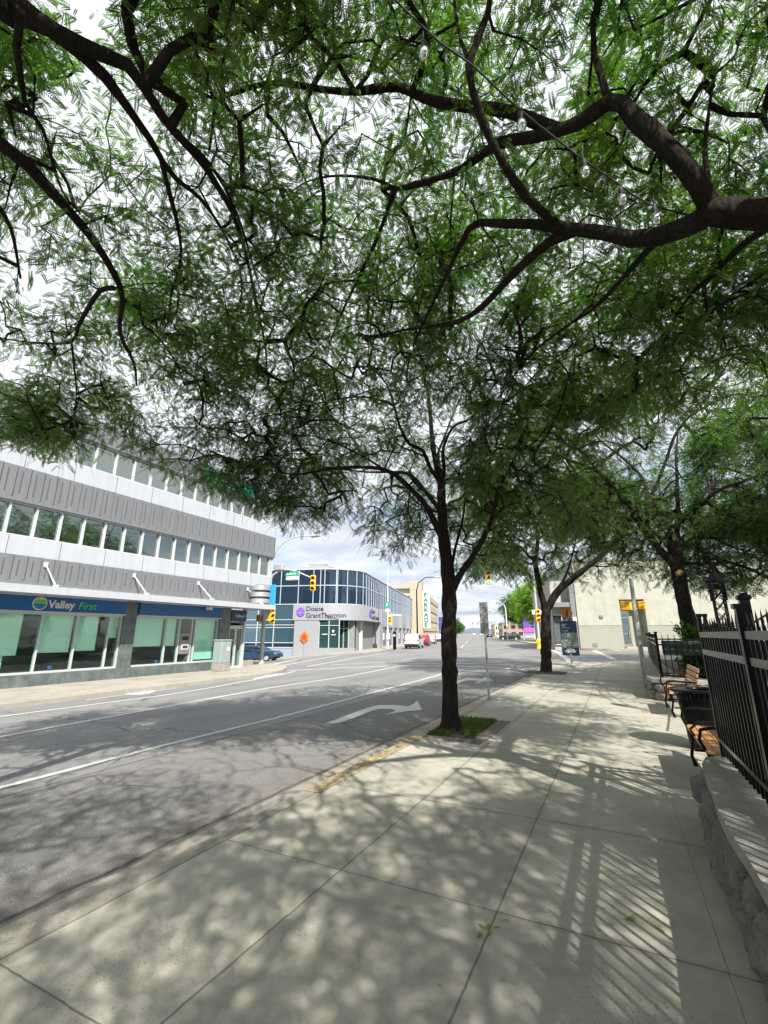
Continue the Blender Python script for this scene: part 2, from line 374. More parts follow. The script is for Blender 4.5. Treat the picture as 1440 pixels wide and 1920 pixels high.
def m_leaf(name, dark, light, trans=.5, sc1=3.0):
    m = bpy.data.materials.new(name); m.use_nodes = True; t = m.node_tree; b = t.nodes['Principled BSDF']; o = t.nodes['Material Output']
    g = t.nodes.new('ShaderNodeNewGeometry'); n = t.nodes.new('ShaderNodeTexNoise'); n.inputs['Scale'].default_value = sc1; n.inputs['Detail'].default_value = 4
    t.links.new(g.outputs['Position'], n.inputs['Vector'])
    wn_ = t.nodes.new('ShaderNodeTexNoise'); wn_.inputs['Scale'].default_value = 23; wn_.inputs['Detail'].default_value = 1; t.links.new(g.outputs['Position'], wn_.inputs['Vector'])
    ad = t.nodes.new('ShaderNodeMath'); ad.operation = 'ADD'; t.links.new(n.outputs[0], ad.inputs[0])
    mu = t.nodes.new('ShaderNodeMath'); mu.operation = 'MULTIPLY'; t.links.new(wn_.outputs[0], mu.inputs[0]); mu.inputs[1].default_value = .6; t.links.new(mu.outputs[0], ad.inputs[1])
    mr = t.nodes.new('ShaderNodeMapRange'); mr.inputs[1].default_value = .55; mr.inputs[2].default_value = 1.05; t.links.new(ad.outputs[0], mr.inputs[0])
    mx = t.nodes.new('ShaderNodeMix'); mx.data_type = 'RGBA'; mx.inputs[6].default_value = (*dark, 1); mx.inputs[7].default_value = (*light, 1)
    t.links.new(mr.outputs[0], mx.inputs[0]); t.links.new(mx.outputs[2], b.inputs['Base Color'])
    b.inputs['Roughness'].default_value = .5; b.inputs['Specular IOR Level'].default_value = .35
    tr = t.nodes.new('ShaderNodeBsdfTranslucent'); mx2 = t.nodes.new('ShaderNodeMix'); mx2.data_type = 'RGBA'; mx2.blend_type = 'MULTIPLY'; mx2.inputs[0].default_value = 1
    t.links.new(mx.outputs[2], mx2.inputs[6]); mx2.inputs[7].default_value = (1.6, 2.3, .55, 1); t.links.new(mx2.outputs[2], tr.inputs[0])
    ms = t.nodes.new('ShaderNodeMixShader'); ms.inputs[0].default_value = trans; t.links.new(b.outputs[0], ms.inputs[1]); t.links.new(tr.outputs[0], ms.inputs[2])
    t.links.new(ms.outputs[0], o.inputs[0]); return m
def m_glass(name, tint, refl=.25, rough=.02, opaque=None, blend=.3, top=.92):
    """clear pane: tinted see-through plus reflection; with `opaque` a dark mirror pane"""
    m = bpy.data.materials.new(name); m.use_nodes = True; t = m.node_tree; o = t.nodes['Material Output']
    gl = t.nodes.new('ShaderNodeBsdfGlossy'); gl.inputs['Roughness'].default_value = rough; gl.inputs[0].default_value = (*(opaque or (1, 1, 1)), 1)
    lw = t.nodes.new('ShaderNodeLayerWeight'); lw.inputs[0].default_value = blend
    mr = t.nodes.new('ShaderNodeMapRange'); mr.inputs[3].default_value = refl; mr.inputs[4].default_value = top; t.links.new(lw.outputs['Fresnel'], mr.inputs[0])
    g = t.nodes.new('ShaderNodeNewGeometry'); nz = t.nodes.new('ShaderNodeTexNoise'); nz.inputs['Scale'].default_value = .8; t.links.new(g.outputs['Position'], nz.inputs['Vector'])
    bp = t.nodes.new('ShaderNodeBump'); bp.inputs['Strength'].default_value = .12; bp.inputs['Distance'].default_value = .05; t.links.new(nz.outputs[0], bp.inputs['Height']); t.links.new(bp.outputs[0], gl.inputs['Normal'])
    if opaque: base = t.nodes.new('ShaderNodeBsdfDiffuse'); base.inputs[0].default_value = (*tint, 1)
    else: base = t.nodes.new('ShaderNodeBsdfTransparent'); base.inputs[0].default_value = (*tint, 1)
    ms = t.nodes.new('ShaderNodeMixShader'); t.links.new(mr.outputs[0], ms.inputs[0]); t.links.new(base.outputs[0], ms.inputs[1]); t.links.new(gl.outputs[0], ms.inputs[2])
    t.links.new(ms.outputs[0], o.inputs[0]); return m
def m_stone():
    n = NT('rubble stone'); a = n.noise(n.pos, 5, 6, .7); b = n.noise(n.pos, 26, 6, .7)
    c = n.mix(n.map(a, .3, .7), (.27, .255, .23), (.58, .54, .48)); c = n.mix(n.map(b, .42, .66, 0, .6), c, (.15, .14, .15))
    x = n.vor(n.pos, 3.3, 'F1', 'Distance'); c = n.mix(n.map(x, .1, .8, 0, .55), c, (.17, .16, .155)); w = n.noise(n.scale3(n.pos, 1, 1, 3), 9, 7, .7, 1.5); c = n.mix(n.map(w, .5, .62, 0, .55), c, (.42, .39, .34))
    n.bump(n.math('ADD', n.math('MULTIPLY', a, 1.6), n.math('ADD', b, n.math('MULTIPLY', w, 1.2))), 1.0, .06); return n.done(c, .9)
def m_clad(name, col, amt):
    n = NT(name); a = n.noise(n.scale3(n.pos, 5, 5, .35), 1, 7, .7); b = n.noise(n.pos, .9, 5, .6)
    c = n.mix(n.math('MULTIPLY', n.map(a, .45, .72), amt * 3), col, tuple(q * .62 for q in col)); c = n.mix(n.map(b, .35, .7, 0, amt), c, tuple(q * 1.25 for q in col))
    n.bump(b, .12, .03); return n.done(c, .5)
M = dict(
    walk=m_walk('sidewalk concrete', (.335, .322, .27)), walk2=m_walk('pale concrete', (.30, .275, .235), False),
    kerb=mat('kerb concrete', (.25, .235, .195), .9, noise=(4, .35), bump=(60, .5)),
    asphalt=m_asphalt(), white=m_paint('white road paint', (.46, .46, .45), .56), yellow=m_paint('yellow kerb paint', (.46, .34, .15), .47),
    bark=m_bark(), leafA=m_leaf('overhead leaves', (.024, .060, .028), (.12, .175, .048), .5, 1.4),
    leafB=m_leaf('locust leaves', (.022, .056, .025), (.11, .160, .046), .45, 1.1),
    leafC=m_leaf('bright leaves', (.09, .16, .03), (.24, .32, .06), .5, .8), leafD=m_leaf('shrub leaves', (.02, .06, .015), (.06, .14, .02), .3, 4),
    grass=m_leaf('grass blades', (.045, .08, .018), (.15, .17, .05), .35, 8),
    stone=m_stone(), cap=mat('wall cap concrete', (.27, .26, .225), .9, noise=(5, .3), bump=(70, .5)),
    black=mat('black painted iron', (.004, .004, .005), .30, .0, .14, bump=(35, .12)), railm=mat('glossy black rail', (.006, .006, .007), .22, .0, .5, bump=(12, .08)),
    rubber=mat('rubber', (.02, .02, .02), .8), steel=mat('galvanised steel', (.42, .44, .45), .45, .6, noise=(12, .15)),
    gpole=mat('grey painted pole', (.36, .38, .37), .55, .2, noise=(9, .12)),
    wood=None, wpanel=m_clad('white cladding', (.385, .405, .435), .10),
    gpanel=m_clad('ribbed grey cladding', (.155, .160, .171), .14), gdark=mat('panel groove', (.085, .088, .095), .6),
    alu=mat('white aluminium', (.45, .475, .49), .4, .1), slate=None,
    bluesign=mat('blue sign face', (.012, .095, .28), .35), blind=mat('green window blind', (.66, .78, .71), .8, noise=(3, .05)),
    dark=mat('dark interior', (.025, .028, .03), .8), midgrey=mat('grey render', (.24, .25, .265), .8, noise=(1.5, .05), bump=(80, .15)),
    beige=None, white_p=mat('white paint', (.58, .58, .57), .5), tyre=mat('tyre', (.018, .018, .018), .85),
    yel=mat('signal yellow', (.80, .40, .02), .38), orange=mat('orange sheeting', (.95, .12, .01), .45), red=mat('tail lamp', (.45, .02, .02), .25),
    green=mat('green sign', (.02, .28, .17), .5), purple=mat('purple logo', (.12, .05, .62), .4), ink=mat('dark letters', (.03, .03, .045), .5),
    navy=mat('navy sign', (.012, .04, .10), .4), glass=m_glass('shop glass', (.86, .98, .93), .05, blend=.2, top=.3), mirror=m_glass('strip window glass', (.02, .028, .02), .50, .02, (.55, .60, .56)),
    bglass=m_glass('blue curtain glass', (.010, .022, .04), .10, .02, (.55, .66, .84), .22), cglass=m_glass('car glass', (.015, .018, .02), .25, .02, (.8, .85, .9)),
    lens_off=mat('unlit lens', (.06, .02, .01), .3), lens_g=mat('lit green lens', (.0, .5, .2), .3, emis=((.05, 1, .45), 2.5)), bulb=None,
)
n = NT('slate tile'); u, v = uvpos(n); z = n.xyz(n.pos)[2]
cell = n.noise(n.pos, 2.6, 6, .7); c = n.mix(n.map(cell, .3, .7), (.055, .075, .075), (.14, .165, .16))
jj = smax(n, line_mask(n, n.math('MODULO', n.math('ADD', u, 60.), .61), .3, .012), line_mask(n, n.math('MODULO', n.math('ADD', z, 6.), .5), .2, .012))
M['slate'] = n.done(n.mix(n.math('MULTIPLY', jj, .6), c, (.03, .035, .035)), .35)
n = NT('beige render'); a = n.noise(n.pos, 1.6, 6, .62); c = n.mix(n.map(a, .35, .65), (.285, .29, .24), (.34, .345, .29)); s_ = n.noise(n.scale3(n.pos, 3, 3, .25), 1, 7, .7); c = n.mix(n.map(s_, .5, .75, 0, .35), c, (.22, .215, .165)); n.bump(n.noise(n.pos, 30, 4), .3, .01); M['beige'] = n.done(c, .9)
M['beige2'] = mat('darker beige render', (.24, .25, .21), .9, noise=(1.2, .06))
n = NT('varnished wood'); p = n.scale3(n.pos, 1, 1, 1, -RN); g = n.noise(n.scale3(p, 2.5, 45, 45), 1, 5, .6, .6); c = n.mix(n.map(g, .3, .7), (.36, .16, .05), (.58, .32, .13)); n.bump(g, .2, .004); M['wood'] = n.done(c, .45)
bm_ = bpy.data.materials.new('clear bulb glass'); bm_.use_nodes = True; t_ = bm_.node_tree; b_ = t_.nodes['Principled BSDF']
b_.inputs['Roughness'].default_value = .08; b_.inputs['Base Color'].default_value = (.9, .92, .9, 1); b_.inputs['Alpha'].default_value = .38; b_.inputs['Specular IOR Level'].default_value = 1.0
M['bulb'] = m_glass('bulb glass', (.70, .74, .72), .30, .08, blend=.45, top=.9)
# ------------------------------------------------------------------ ground, road, pavements
def raw_mesh(name, verts, faces_idx, nper, mats, parent=None, mi=None):
    me = bpy.data.meshes.new(name); nv = len(verts); nf = len(faces_idx)
    me.vertices.add(nv); me.vertices.foreach_set('co', np.asarray(verts, np.float32).ravel())
    me.loops.add(nf * nper); me.loops.foreach_set('vertex_index', np.asarray(faces_idx, np.int32).ravel())
    me.polygons.add(nf); me.polygons.foreach_set('loop_start', np.arange(0, nf * nper, nper, dtype=np.int32))
    for m_ in (mats if isinstance(mats, list) else [mats]): me.materials.append(m_)
    if mi is not None: me.polygons.foreach_set('material_index', np.asarray(mi, np.int32))
    me.update(calc_edges=True)
    o = bpy.data.objects.new(name, me); COL.objects.link(o)
    if parent: o.parent = parent
    return o
def axis_pts(a, b, step, far):
    c = list(np.arange(a, b + .01, step)); lo = []; hi = []; d = step; x = a
    while x > -far: d *= 1.35; x -= d; lo.append(x)
    d = step; x = c[-1]
    while x < far: d *= 1.35; x += d; hi.append(x)
    return np.array(lo[::-1] + c + hi)
gx = axis_pts(-40, 50, .8, 4500); gy = axis_pts(-12, 75, .8, 4500)
GX, GY = np.meshgrid(gx, gy); GZ = groundz(GX, GY)
nx = len(gx); ii = np.arange(len(gy) - 1)[:, None] * nx + np.arange(nx - 1)[None, :]
road = raw_mesh('road', np.stack([GX, GY, GZ], -1).reshape(-1, 3), np.stack([ii, ii + 1, ii + nx + 1, ii + nx], -1).reshape(-1, 4), 4, M['asphalt'])
tag(road, kind='structure')
def resample(path, step):
    out = [Vector(path[0])]
    for a, b in zip(path[:-1], path[1:]):
        a = Vector(a); b = Vector(b); k = max(1, int((b - a).length / step))
        out += [a.lerp(b, i / k) for i in range(1, k + 1)]
    return out
def sheet(name, pl, pr, off, mt, m=1, skirt=0.0, kind='structure', step=.6):
    """a strip of ground between two plan paths, lying `off` above the terrain"""
    n = max(len(pl), len(pr)); vs = []; fs = []
    P = []
    for a, b in zip(pl, pr): P.append((Vector(a[:2]), Vector(b[:2])))
    Q = []
    for (a, b), (c, d) in zip(P[:-1], P[1:]):
        k = max(1, int(max((c - a).length, (d - b).length) / step))
        Q += [(a.lerp(c, i / k), b.lerp(d, i / k)) for i in range(k)]
    Q.append(P[-1]); w = m + 1
    for a, b in Q:
        for j in range(w): p = a.lerp(b, j / m); vs.append((p.x, p.y, gz(p.x, p.y) + off))
    for i in range(len(Q) - 1):
        for j in range(m): fs.append((i * w + j, i * w + j + 1, (i + 1) * w + j + 1, (i + 1) * w + j))
    if skirt:
        N = len(Q); loop = [i * w for i in range(N)] + [(N - 1) * w + j for j in range(1, w)] + [i * w + m for i in range(N - 2, -1, -1)] + [j for j in range(m - 1, 0, -1)]
        b0 = len(vs)
        for q in loop: x, y, z = vs[q]; vs.append((x, y, z - skirt))
        L = len(loop)
        for i in range(L): fs.append((loop[i], loop[(i + 1) % L], b0 + (i + 1) % L, b0 + i))
    o = MB().add(vs, fs).build(name, mt); return tag(o, kind=kind)
def uvp(u, v): p = W(u, v); return (p.x, p.y)
def stp(s, t): p = S(s, t); return (p.x, p.y)
# near pavement, rounded at the junction
arc = []
for k in range(9): a = k / 8 * math.pi / 2; arc.append((24.6 + 3.6 * math.sin(a), -0.6 + 3.6 * math.cos(a)))
KO = [(-14, 3.0), (0, 3.0), (12, 3.0), (24.6, 3.0)] + arc[1:] + [(28.2, -6), (28.2, -14)]
KI = [(-14, -14), (0, -14), (12, -14), (24.6, -14)] + [(24.6 + k * .45, -14) for k in range(1, 9)] + [(28.2, -14), (28.2, -14.05)]
KO = KO[:12] + [(28.2, -13.9)]; KI = KI[:12] + [(28.2, -14)]
sheet('sidewalk', [uvp(*p) for p in KO], [uvp(*p) for p in KI], .13, M['walk'], m=24, skirt=.3)
def off_path(P, d):
    Q = []
    for i in range(len(P)):
        a = Vector(P[max(i - 1, 0)]); b = Vector(P[min(i + 1, len(P) - 1)]); t = (b - a).normalized(); nrm = Vector((-t.y, t.x)); Q.append(tuple(Vector(P[i]) + nrm * d))
    return Q
def kerb(P, name, mt, w=.15, off=.132, side=1, gut=None):
    o = sheet(name, P, off_path(P, w * side), off, mt, m=2, skirt=.3, step=.5); return o
KP = [uvp(*p) for p in KO]
kerb(KP, 'kerb', M['kerb'])
sheet('gutter', off_path(KP, .15), off_path(KP, .58), .004, M['kerb'], m=1, step=.4)
yo = [uvp(4.4, 2.95), uvp(10.6, 2.95)]; sheet('kerb_paint', yo, off_path(yo, .197), .137, M['yellow'], m=1, step=.3)
yo = [uvp(4.5, 3.154), uvp(10.6, 3.154)]
# left pavement in front of the bank, wrapping round the corner
L0 = [(-14, 15.6), (5, 15.4), (12, 15.5), (17.5, 15.7)]
for k in range(1, 9): a = k / 8 * math.pi / 2; L0.append((17.5 + 6.6 * math.sin(a), 22.3 - 6.6 * math.cos(a)))
L0 += [(24.1, 30), (24.1, 46)]
L1 = [(-14, 22), (5, 22), (12, 22), (17, 22)] + [(17 + k * .3, 22 + .2 * k) for k in range(1, 9)] + [(20, 30), (20, 46)]
LP0 = [uvp(*p) for p in L0]
sheet('sidewalk', LP0, [uvp(*p) for p in L1], .13, M['walk2'], m=8, skirt=.3)
kerb(LP0, 'kerb', M['walk2'], side=-1)
# far right corner, the pavement with the yellow kerb
F = [(41.2, -45), (41.2, -13)]
for k in range(1, 9): a = k / 8 * math.pi / 2; F.append((41.2 + 6 * (1 - math.cos(a)), -13 + 5 * math.sin(a)))
F += [(60, -7.9), (110, -8.2), (300, -9.5)]
FI = [(46, -46)] + [(47 + k, -46) for k in range(9)] + [(60, -46), (110, -46), (300, -46)]
FP = [stp(*p) for p in F]
sheet('sidewalk', FP, [stp(*p) for p in FI], .13, M['walk2'], m=12, skirt=.3, step=1.5)
kerb(FP, 'kerb', M['walk2'], side=1)
yp = FP[0:12]; sheet('kerb_paint', yp, off_path(yp, .16), .138, M['yellow'], m=1, step=.6)
# far left pavement in front of the curtain-wall offices
G0 = [(44.3, 60), (44.3, 30), (44.3, 14)]
for k in range(1, 9): a = k / 8 * math.pi / 2; G0.append((44.3 + 5 * (1 - math.cos(a)), 14 - 4.6 * math.sin(a)))
G0 += [(60, 9.3), (110, 9.3), (300, 10)]
GI = [(50, 60), (50, 30), (50, 18)] + [(50 + .3 * k, 18) for k in range(1, 9)] + [(60, 18), (110, 18), (300, 18)]
GP = [stp(*p) for p in G0]
sheet('sidewalk', GP, [stp(*p) for p in GI], .13, M['walk2'], m=6, skirt=.3, step=1.5)
kerb(GP, 'kerb', M['walk2'], side=-1)
# painted lines; each is a run of paint of real width on the road
def stripe(pts, w, mt='white', off=.008, name='road_marking'):
    P = [(q.x, q.y) for q in (gp(*p) for p in pts)]
    return sheet(name, off_path(P, w / 2), off_path(P, -w / 2), off, M[mt], m=1, step=.4)
stripe([(-60, 1496), (0, 1478), (300, 1400), (545, 1340), (683, 1303)], .13)
stripe([(683, 1303), (857, 1255)], .17)
stripe([(-60, 1392), (0, 1382), (505, 1290), (640, 1270), (752, 1248)], .19)
stripe([(-60, 1350), (0, 1344), (300, 1305), (400, 1289), (553, 1259)], .19)
stripe([(160, 1313), (330, 1291)], .12); 
stripe([(531, 1248), (590, 1237), (636, 1229), (700, 1221)], .22); stripe([(575, 1250), (620, 1242), (726, 1225)], .22); stripe([(505, 1247), (562, 1236)], .5)
stripe([(540, 1257.5), (620, 1253.5), (700, 1250), (751, 1248.6), (830, 1249), (900, 1250.5), (985, 1256)], .32)
stripe([(620, 1247), (675, 1243.5), (830, 1239), (900, 1238.3), (1012, 1240.5)], .2)
stripe([(752, 1245), (830, 1244), (900, 1245), (1000, 1249)], .2)
stripe([(868, 1215.6), (954, 1216)], .4)
for a, b in (((864.5, 1215), (870, 1209.5)), ((872.5, 1206.5), (877, 1201.5)), ((879, 1199), (882, 1196)), ((883.5, 1194.5), (885, 1193))): stripe([a, b], .15)
def marking(px, mt='white', off=.008):
    """flat painted figure: outline on the road, filled in strips"""
    P = [gp(*p) for p in px]; vs = [(p.x, p.y, gz(p.x, p.y) + off) for p in P]
    from mathutils.geometry import tessellate_polygon
    tr = tessellate_polygon([[Vector((x, y, 0)) for x, y, z in vs]])
    o = MB().add(vs, [t for t in tr]).build('road_marking', M[mt]); return tag(o, kind='structure')
C7 = lambda x, y: (640 + x / 4, 1000 + y / 4)
marking([C7(*p) for p in [(-120, 1425), (-30, 1395), (100, 1345), (235, 1298), (290, 1290), (400, 1290), (505, 1300), (540, 1283), (570, 1258), (606, 1327), (480, 1338), (325, 1364), (405, 1335), (385, 1322), (300, 1318), (240, 1330), (100, 1385), (0, 1420), (-70, 1432)]])
marking([C7(*p) for p in [(860, 1112), (920, 1089), (960, 1085), (1060, 1092), (1075, 1078), (1143, 1105), (1070, 1112), (998, 1127), (1032, 1108), (960, 1104), (920, 1110), (860, 1134)]])
C6 = lambda x, y: (400 + x / 6.545, 1140 + y / 6.545)
marking([C6(*p) for p in [(480, 868), (620, 838), (700, 815), (905, 800), (880, 815), (760, 835), (640, 848), (500, 876)]])
marking([(232, 1302), (262, 1296), (296, 1295), (280, 1301), (255, 1304)])
# the painted crossing at the far right
stripe([(1036, 1219), (1048, 1225), (1070, 1241.5)], .35); stripe([(1112, 1219), (1128, 1226), (1152, 1237)], .35); stripe([(1146, 1219.5), (1167, 1221.5)], .35)
bands = [((.50, .22, .18), (1041, 1101), (1218.4, 1221.0)), ((.52, .33, .16), (1046, 1113), (1221.3, 1223.2)), ((.50, .46, .22), (1050, 1118), (1223.5, 1225.6)), ((.30, .42, .26), (1054, 1122), (1226.0, 1228.4)), ((.20, .38, .58), (1058, 1130), (1229.0, 1232.4)), ((.30, .25, .40), (1063, 1140), (1233.0, 1238.2))]
for i, (c, (xa, xb), (ya, yb)) in enumerate(bands):
    M['b%d' % i] = m_paint('crossing paint %d' % i, c, .42)
    marking([(xa, ya), (xb, ya), (xb + (yb - ya) * 1.6, yb), (xa + (yb - ya) * 1.0, yb)], 'b%d' % i, .006)
# manhole and grate of the first street tree come with the tree; distant hills
def hills(name, base_d, ang0, ang1, hfun, mt):
    vs = []; fs = []; N = 90
    for i in range(N):
        a = ang0 + (ang1 - ang0) * i / (N - 1); d = Vector((math.sin(a), math.cos(a)))
        h = hfun(a)
        for j in range(8):
            k = j / 7; r = base_d * (1 + k * .9); z = h * (1 - (1 - k) ** 1.6) * (1 + .16 * mnoise.noise(Vector((a * 18, k * 5, 2.2)))); vs.append((d.x * r, d.y * r, z - 4))
    for i in range(N - 1):
        for j in range(7): fs.append((i * 8 + j, (i + 1) * 8 + j, (i + 1) * 8 + j + 1, i * 8 + j + 1))
    o = MB().add(vs, fs).build(name, mt, smooth=True); return tag(o, kind='structure')
M['hill'] = mat('far blue hillside', (.10, .13, .17), .95, noise=(.004, .25)); M['hill2'] = mat('wooded hillside', (.05, .08, .04), .95, noise=(.01, .3))
hills('hills', 2200, R(-60), R(80), lambda a: 14 + 26 * max(0, mnoise.noise(Vector((a * 7 + 3.3, .5, 0))) + .45) + 30 * math.exp(-((a - R(11.0)) / R(1.5)) ** 2), M['hill'])
# ------------------------------------------------------------------ the bank on the left
bank = empty('office_building', (W(0, 0).x, W(0, 0).y, 0), RN, 'long grey and white office block with strip windows and a blue bank front', 'building')
FV = 19.5; U0, U1 = -8.0, 22.95
def bk(name, mb, mt, par=bank, **k): return mb.build(name, mt, par, **k)
# body: floors behind the cladding, open at the ground floor where rooms show through the glass
b = MB(); b.box(U0, U1 - .1, FV + .35, FV + 18, 3.05, 10.2); b.box(U0, 20.6, FV + 6.5, FV + 18, -2.5, 3.05); bk('wall', b, M['wpanel'])
b = MB(); b.box(U0 - .1, U1 - .9, FV + .1, FV + 18.2, 10.2, 10.45); bk('roof', b, M['gpanel'])
def ribbed(z0, z1, ua, ub):
    b = MB(); b.box(ua, ub, FV, FV + .35, z0, z1, 0); b.box(ua, ub + .02, FV - .03, FV, z0, z0 + .14, 0)
    b.box(ub - .12, ub + .02, FV + .35, FV + 12, z0, z1, 0)
    k = 0; u = ua + .06
    while u < ub - .1:
        if k % 2: b.box(u - .018, u + .018, FV - .012, FV + .01, z0 + .30, z1 - .16, 1)
        else: b.box(u - .02, u + .02, FV - .045, FV + .01, z0 + .145, z1, 0)
        u += .235; k += 1
    return bk('cladding_panel', b, [M['gpanel'], M['gdark']])
def white_band(z0, z1, ua, ub):
    b = MB(); b.box(ua, ub - .05, FV + .05, FV + .35, z0, z1, 0); b.box(ub - .15, ub - .05, FV + .35, FV + 12, z0, z1, 0)
    u = ua
    while u < ub: b.box(u - .008, u + .008, FV + .044, FV + .06, z0, z1, 1); u += 1.81
    return bk('white_band', b, [M['wpanel'], M['gdark']])
def strip(z0, z1, ua, ub):
    b = MB(); b.box(ua, ub - .1, FV + .22, FV + .25, z0, z1); b.box(ub - .14, ub - .1, FV + .25, FV + 12, z0, z1)
    w = bk('window', b, M['mirror'])
    f = MB(); u = 9.07 - .905 * 20
    while u < ub - .1:
        if u > ua: f.box(u - .035, u + .035, FV + .10, FV + .22, z0 + .05, z1 - .05)
        u += .905
    f.box(ua, ub - .1, FV + .08, FV + .22, z0 - .0, z0 + .05); f.box(ua, ub - .1, FV + .08, FV + .22, z1 - .05, z1)
    for k in range(9): f.box(ub - .1, ub - .04, FV + 1 + k * 1.2, FV + 1.07 + k * 1.2, z0, z1)
    f.box(ub - .17, ub - .05, FV + .10, FV + .22, z0, z1)
    bk('window_frame', f, M['alu'], w)
ribbed(3.36, 4.42, U0, U1); white_band(4.42, 5.13, U0, U1); strip(5.13, 6.40, U0, U1); ribbed(6.40, 7.74, U0, U1)
white_band(7.74, 8.52, U0, 22.0); strip(8.52, 9.72, U0, 22.0); ribbed(9.72, 10.75, U0, 22.0)
# third-floor sign, mostly behind leaves
sg = bk('wall_sign', MB().box(16.6, 20.9, FV - .1, FV - .02, 9.85, 10.6), M['green'])
lettering('Valley First', .55, frame_m((17.2, FV - .11, 10.05), (1, 0, 0), (0, 0, 1)), M['white_p'], sg)
# canopy with its tie rods
b = MB(); b.box(U0, 21.5, 18.0, FV, 3.0, 3.20); b.box(U0, 21.5, 17.99, 18.02, 2.97, 3.24); b.box(20.7, 21.5, FV, FV + 3, 3.0, 3.2); can = bk('canopy', b, M['wpanel'])
for k in range(-3, 4):
    u = 9.55 + k * 3.68
    bk('tie_rod', MB().tube([(u + .1, FV - .02, 4.18), (u - .1, 18.15, 3.28)], .03, 8).box(u - .16, u - .04, 18.05, 18.25, 3.2, 3.32).box(u + .03, u + .17, FV - .06, FV, 4.08, 4.28), M['alu'], can)
# ground floor: plinth, piers, glass, blinds, sign bands
piers = [(-6.0, -5.4), (-.6, 0.0), (6.1, 6.7), (13.10, 13.70), (18.66, 19.42)]
for a, c in piers: bk('pillar', MB().box(a, c, FV - .12, FV + .35, -.75, 3.0), M['slate'])
bays = [(-5.4, -.6), (0.0, 6.1), (6.7, 13.10), (13.70, 18.66)]
for i, (a, c) in enumerate(bays):
    bk('plinth', MB().box(a, c, FV - .06, FV + .3, -.75, .16), M['slate'])
    f = MB(); f.box(a, c, FV - .02, FV + .12, .16, .24); f.box(a, c, FV - .02, FV + .12, 2.30, 2.38)
    mull = {2: [9.02 - 1.1, 9.90, 11.22, 12.55], 3: [15.40, 16.17, 16.92, 17.12]}.get(i, [a + 1.5, a + 3.0, a + 4.2])
    for q in mull + [a + .03, c - .03]: f.box(q - .03, q + .03, FV - .02, FV + .12, .24, 2.30)
    w = bk('window', MB().box(a + .02, c - .02, FV + .03, FV + .045, .24, 2.30), M['glass']); bk('window_frame', f, M['alu'], w)
    s_ = bk('sign_band', MB().box(a + .03, c - .03, FV - .22, FV + .2, 2.40, 2.98), M['bluesign']); bk('sign_trim', MB().box(a + .01, c - .01, FV - .24, FV - .02, 2.375, 2.42).box(a + .01, c - .01, FV - .24, FV - .02, 2.965, 2.995), M['alu'], s_)
# rooms behind the glass
b = MB(); b.box(-6, 18.7, FV + 6.3, FV + 6.4, -.4, 3.0); b.box(-6, 18.7, FV + .3, FV + 6.4, -.45, -.30); b.box(-6, 18.7, FV + .35, FV + 6.4, 2.95, 3.04); b.box(18.66, 18.8, FV + .3, FV + 6.4, -.4, 3.0)
bk('interior', b, mat('dim office room', (.30, .31, .30), .9))
for a, c, z in ((.3, 2.9, .8), (3.2, 5.8, .8), (6.75, 8.5, .98), (8.56, 9.35, .86), (10.02, 11.16, .92), (11.30, 12.2, .95), (12.66, 13.06, 1.45), (13.76, 15.34, 1.05), (15.46, 16.1, 1.05), (16.98, 17.1, .3), (17.18, 18.6, .92)):
    bk('blind', MB().box(a, c, FV + .20, FV + .22, z, 2.32).box(a, c, FV + .195, FV + .225, z - .03, z), M['blind'])
bk('blind', MB().box(17.18, 18.6, FV + .24, FV + .26, .3, 1.0), mat('frosted film', (.55, .74, .70), .7)); bk('blind', MB().box(6.75, 9.0, FV + .30, FV + .32, .25, 1.0), M['blind'])
desk = bk('desk', MB().box(9.9, 12.4, FV + 1.2, FV + 2, .4, .45).box(14, 16, FV + 1.2, FV + 2, .4, .45), M['dark'])
for u in (10.4, 15.0): bk('window_sticker', MB().box(u, u + .14, FV + .012, FV + .025, .30, .40), M['bluesign'])
# the cash machine let into the glass
at = bk('cash_machine', MB().box(16.22, 16.88, FV - .04, FV + .4, .62, 1.62), mat('brushed bronze', (.26, .24, .23), .45, .5))
bk('screen', MB().box(16.36, 16.74, FV - .055, FV - .03, 1.28, 1.46), M['dark'], at); bk('keypad', MB().box(16.34, 16.78, FV - .07, FV - .03, .82, 1.10), M['alu'], at)
bk('keyhole', MB().box(16.42, 16.70, FV - .085, FV - .06, .90, 1.02), M['dark'], at)
# bank sign: round device and lettering
lg = bk('logo', MB().lathe([(.0001, 0), (.25, 0), (.25, .03), (.0001, .03)], 32), M['white_p']); lg.rotation_euler = (R(90), 0, 0); lg.location = (9.60, FV - .22, 2.70)
def disc_part(nm, poly, mt, d=.05):
    return MB().prism(poly, 'y', FV - .22 - d, FV - .225).build(nm, mt, bank)
def arcp(cx, cz, r, a0, a1, n=14): return [(cx + r * math.cos(R(a0 + (a1 - a0) * i / n)), cz + r * math.sin(R(a0 + (a1 - a0) * i / n))) for i in range(n + 1)]
disc_part('logo', arcp(9.60, 2.70, .215, 52, 128), mat('logo sunset', (.75, .18, .06), .5)); disc_part('logo', arcp(9.60, 2.70, .215, 185, 355), mat('logo blue', (.02, .16, .34), .5), .046)
disc_part('logo', [(9.42, 2.80), (9.60, 2.88), (9.78, 2.80), (9.80, 2.69), (9.40, 2.69)], mat('logo green', (.10, .42, .12), .5), .056)
disc_part('logo', arcp(9.60, 2.84, .07, 0, 180), mat('logo yellow', (.8, .5, .05), .5), .06)
lettering('Valley', .40, frame_m((9.90, FV - .235, 2.56), (1, 0, 0), (0, 0, 1)), M['white_p'], bank, bold=.012); 
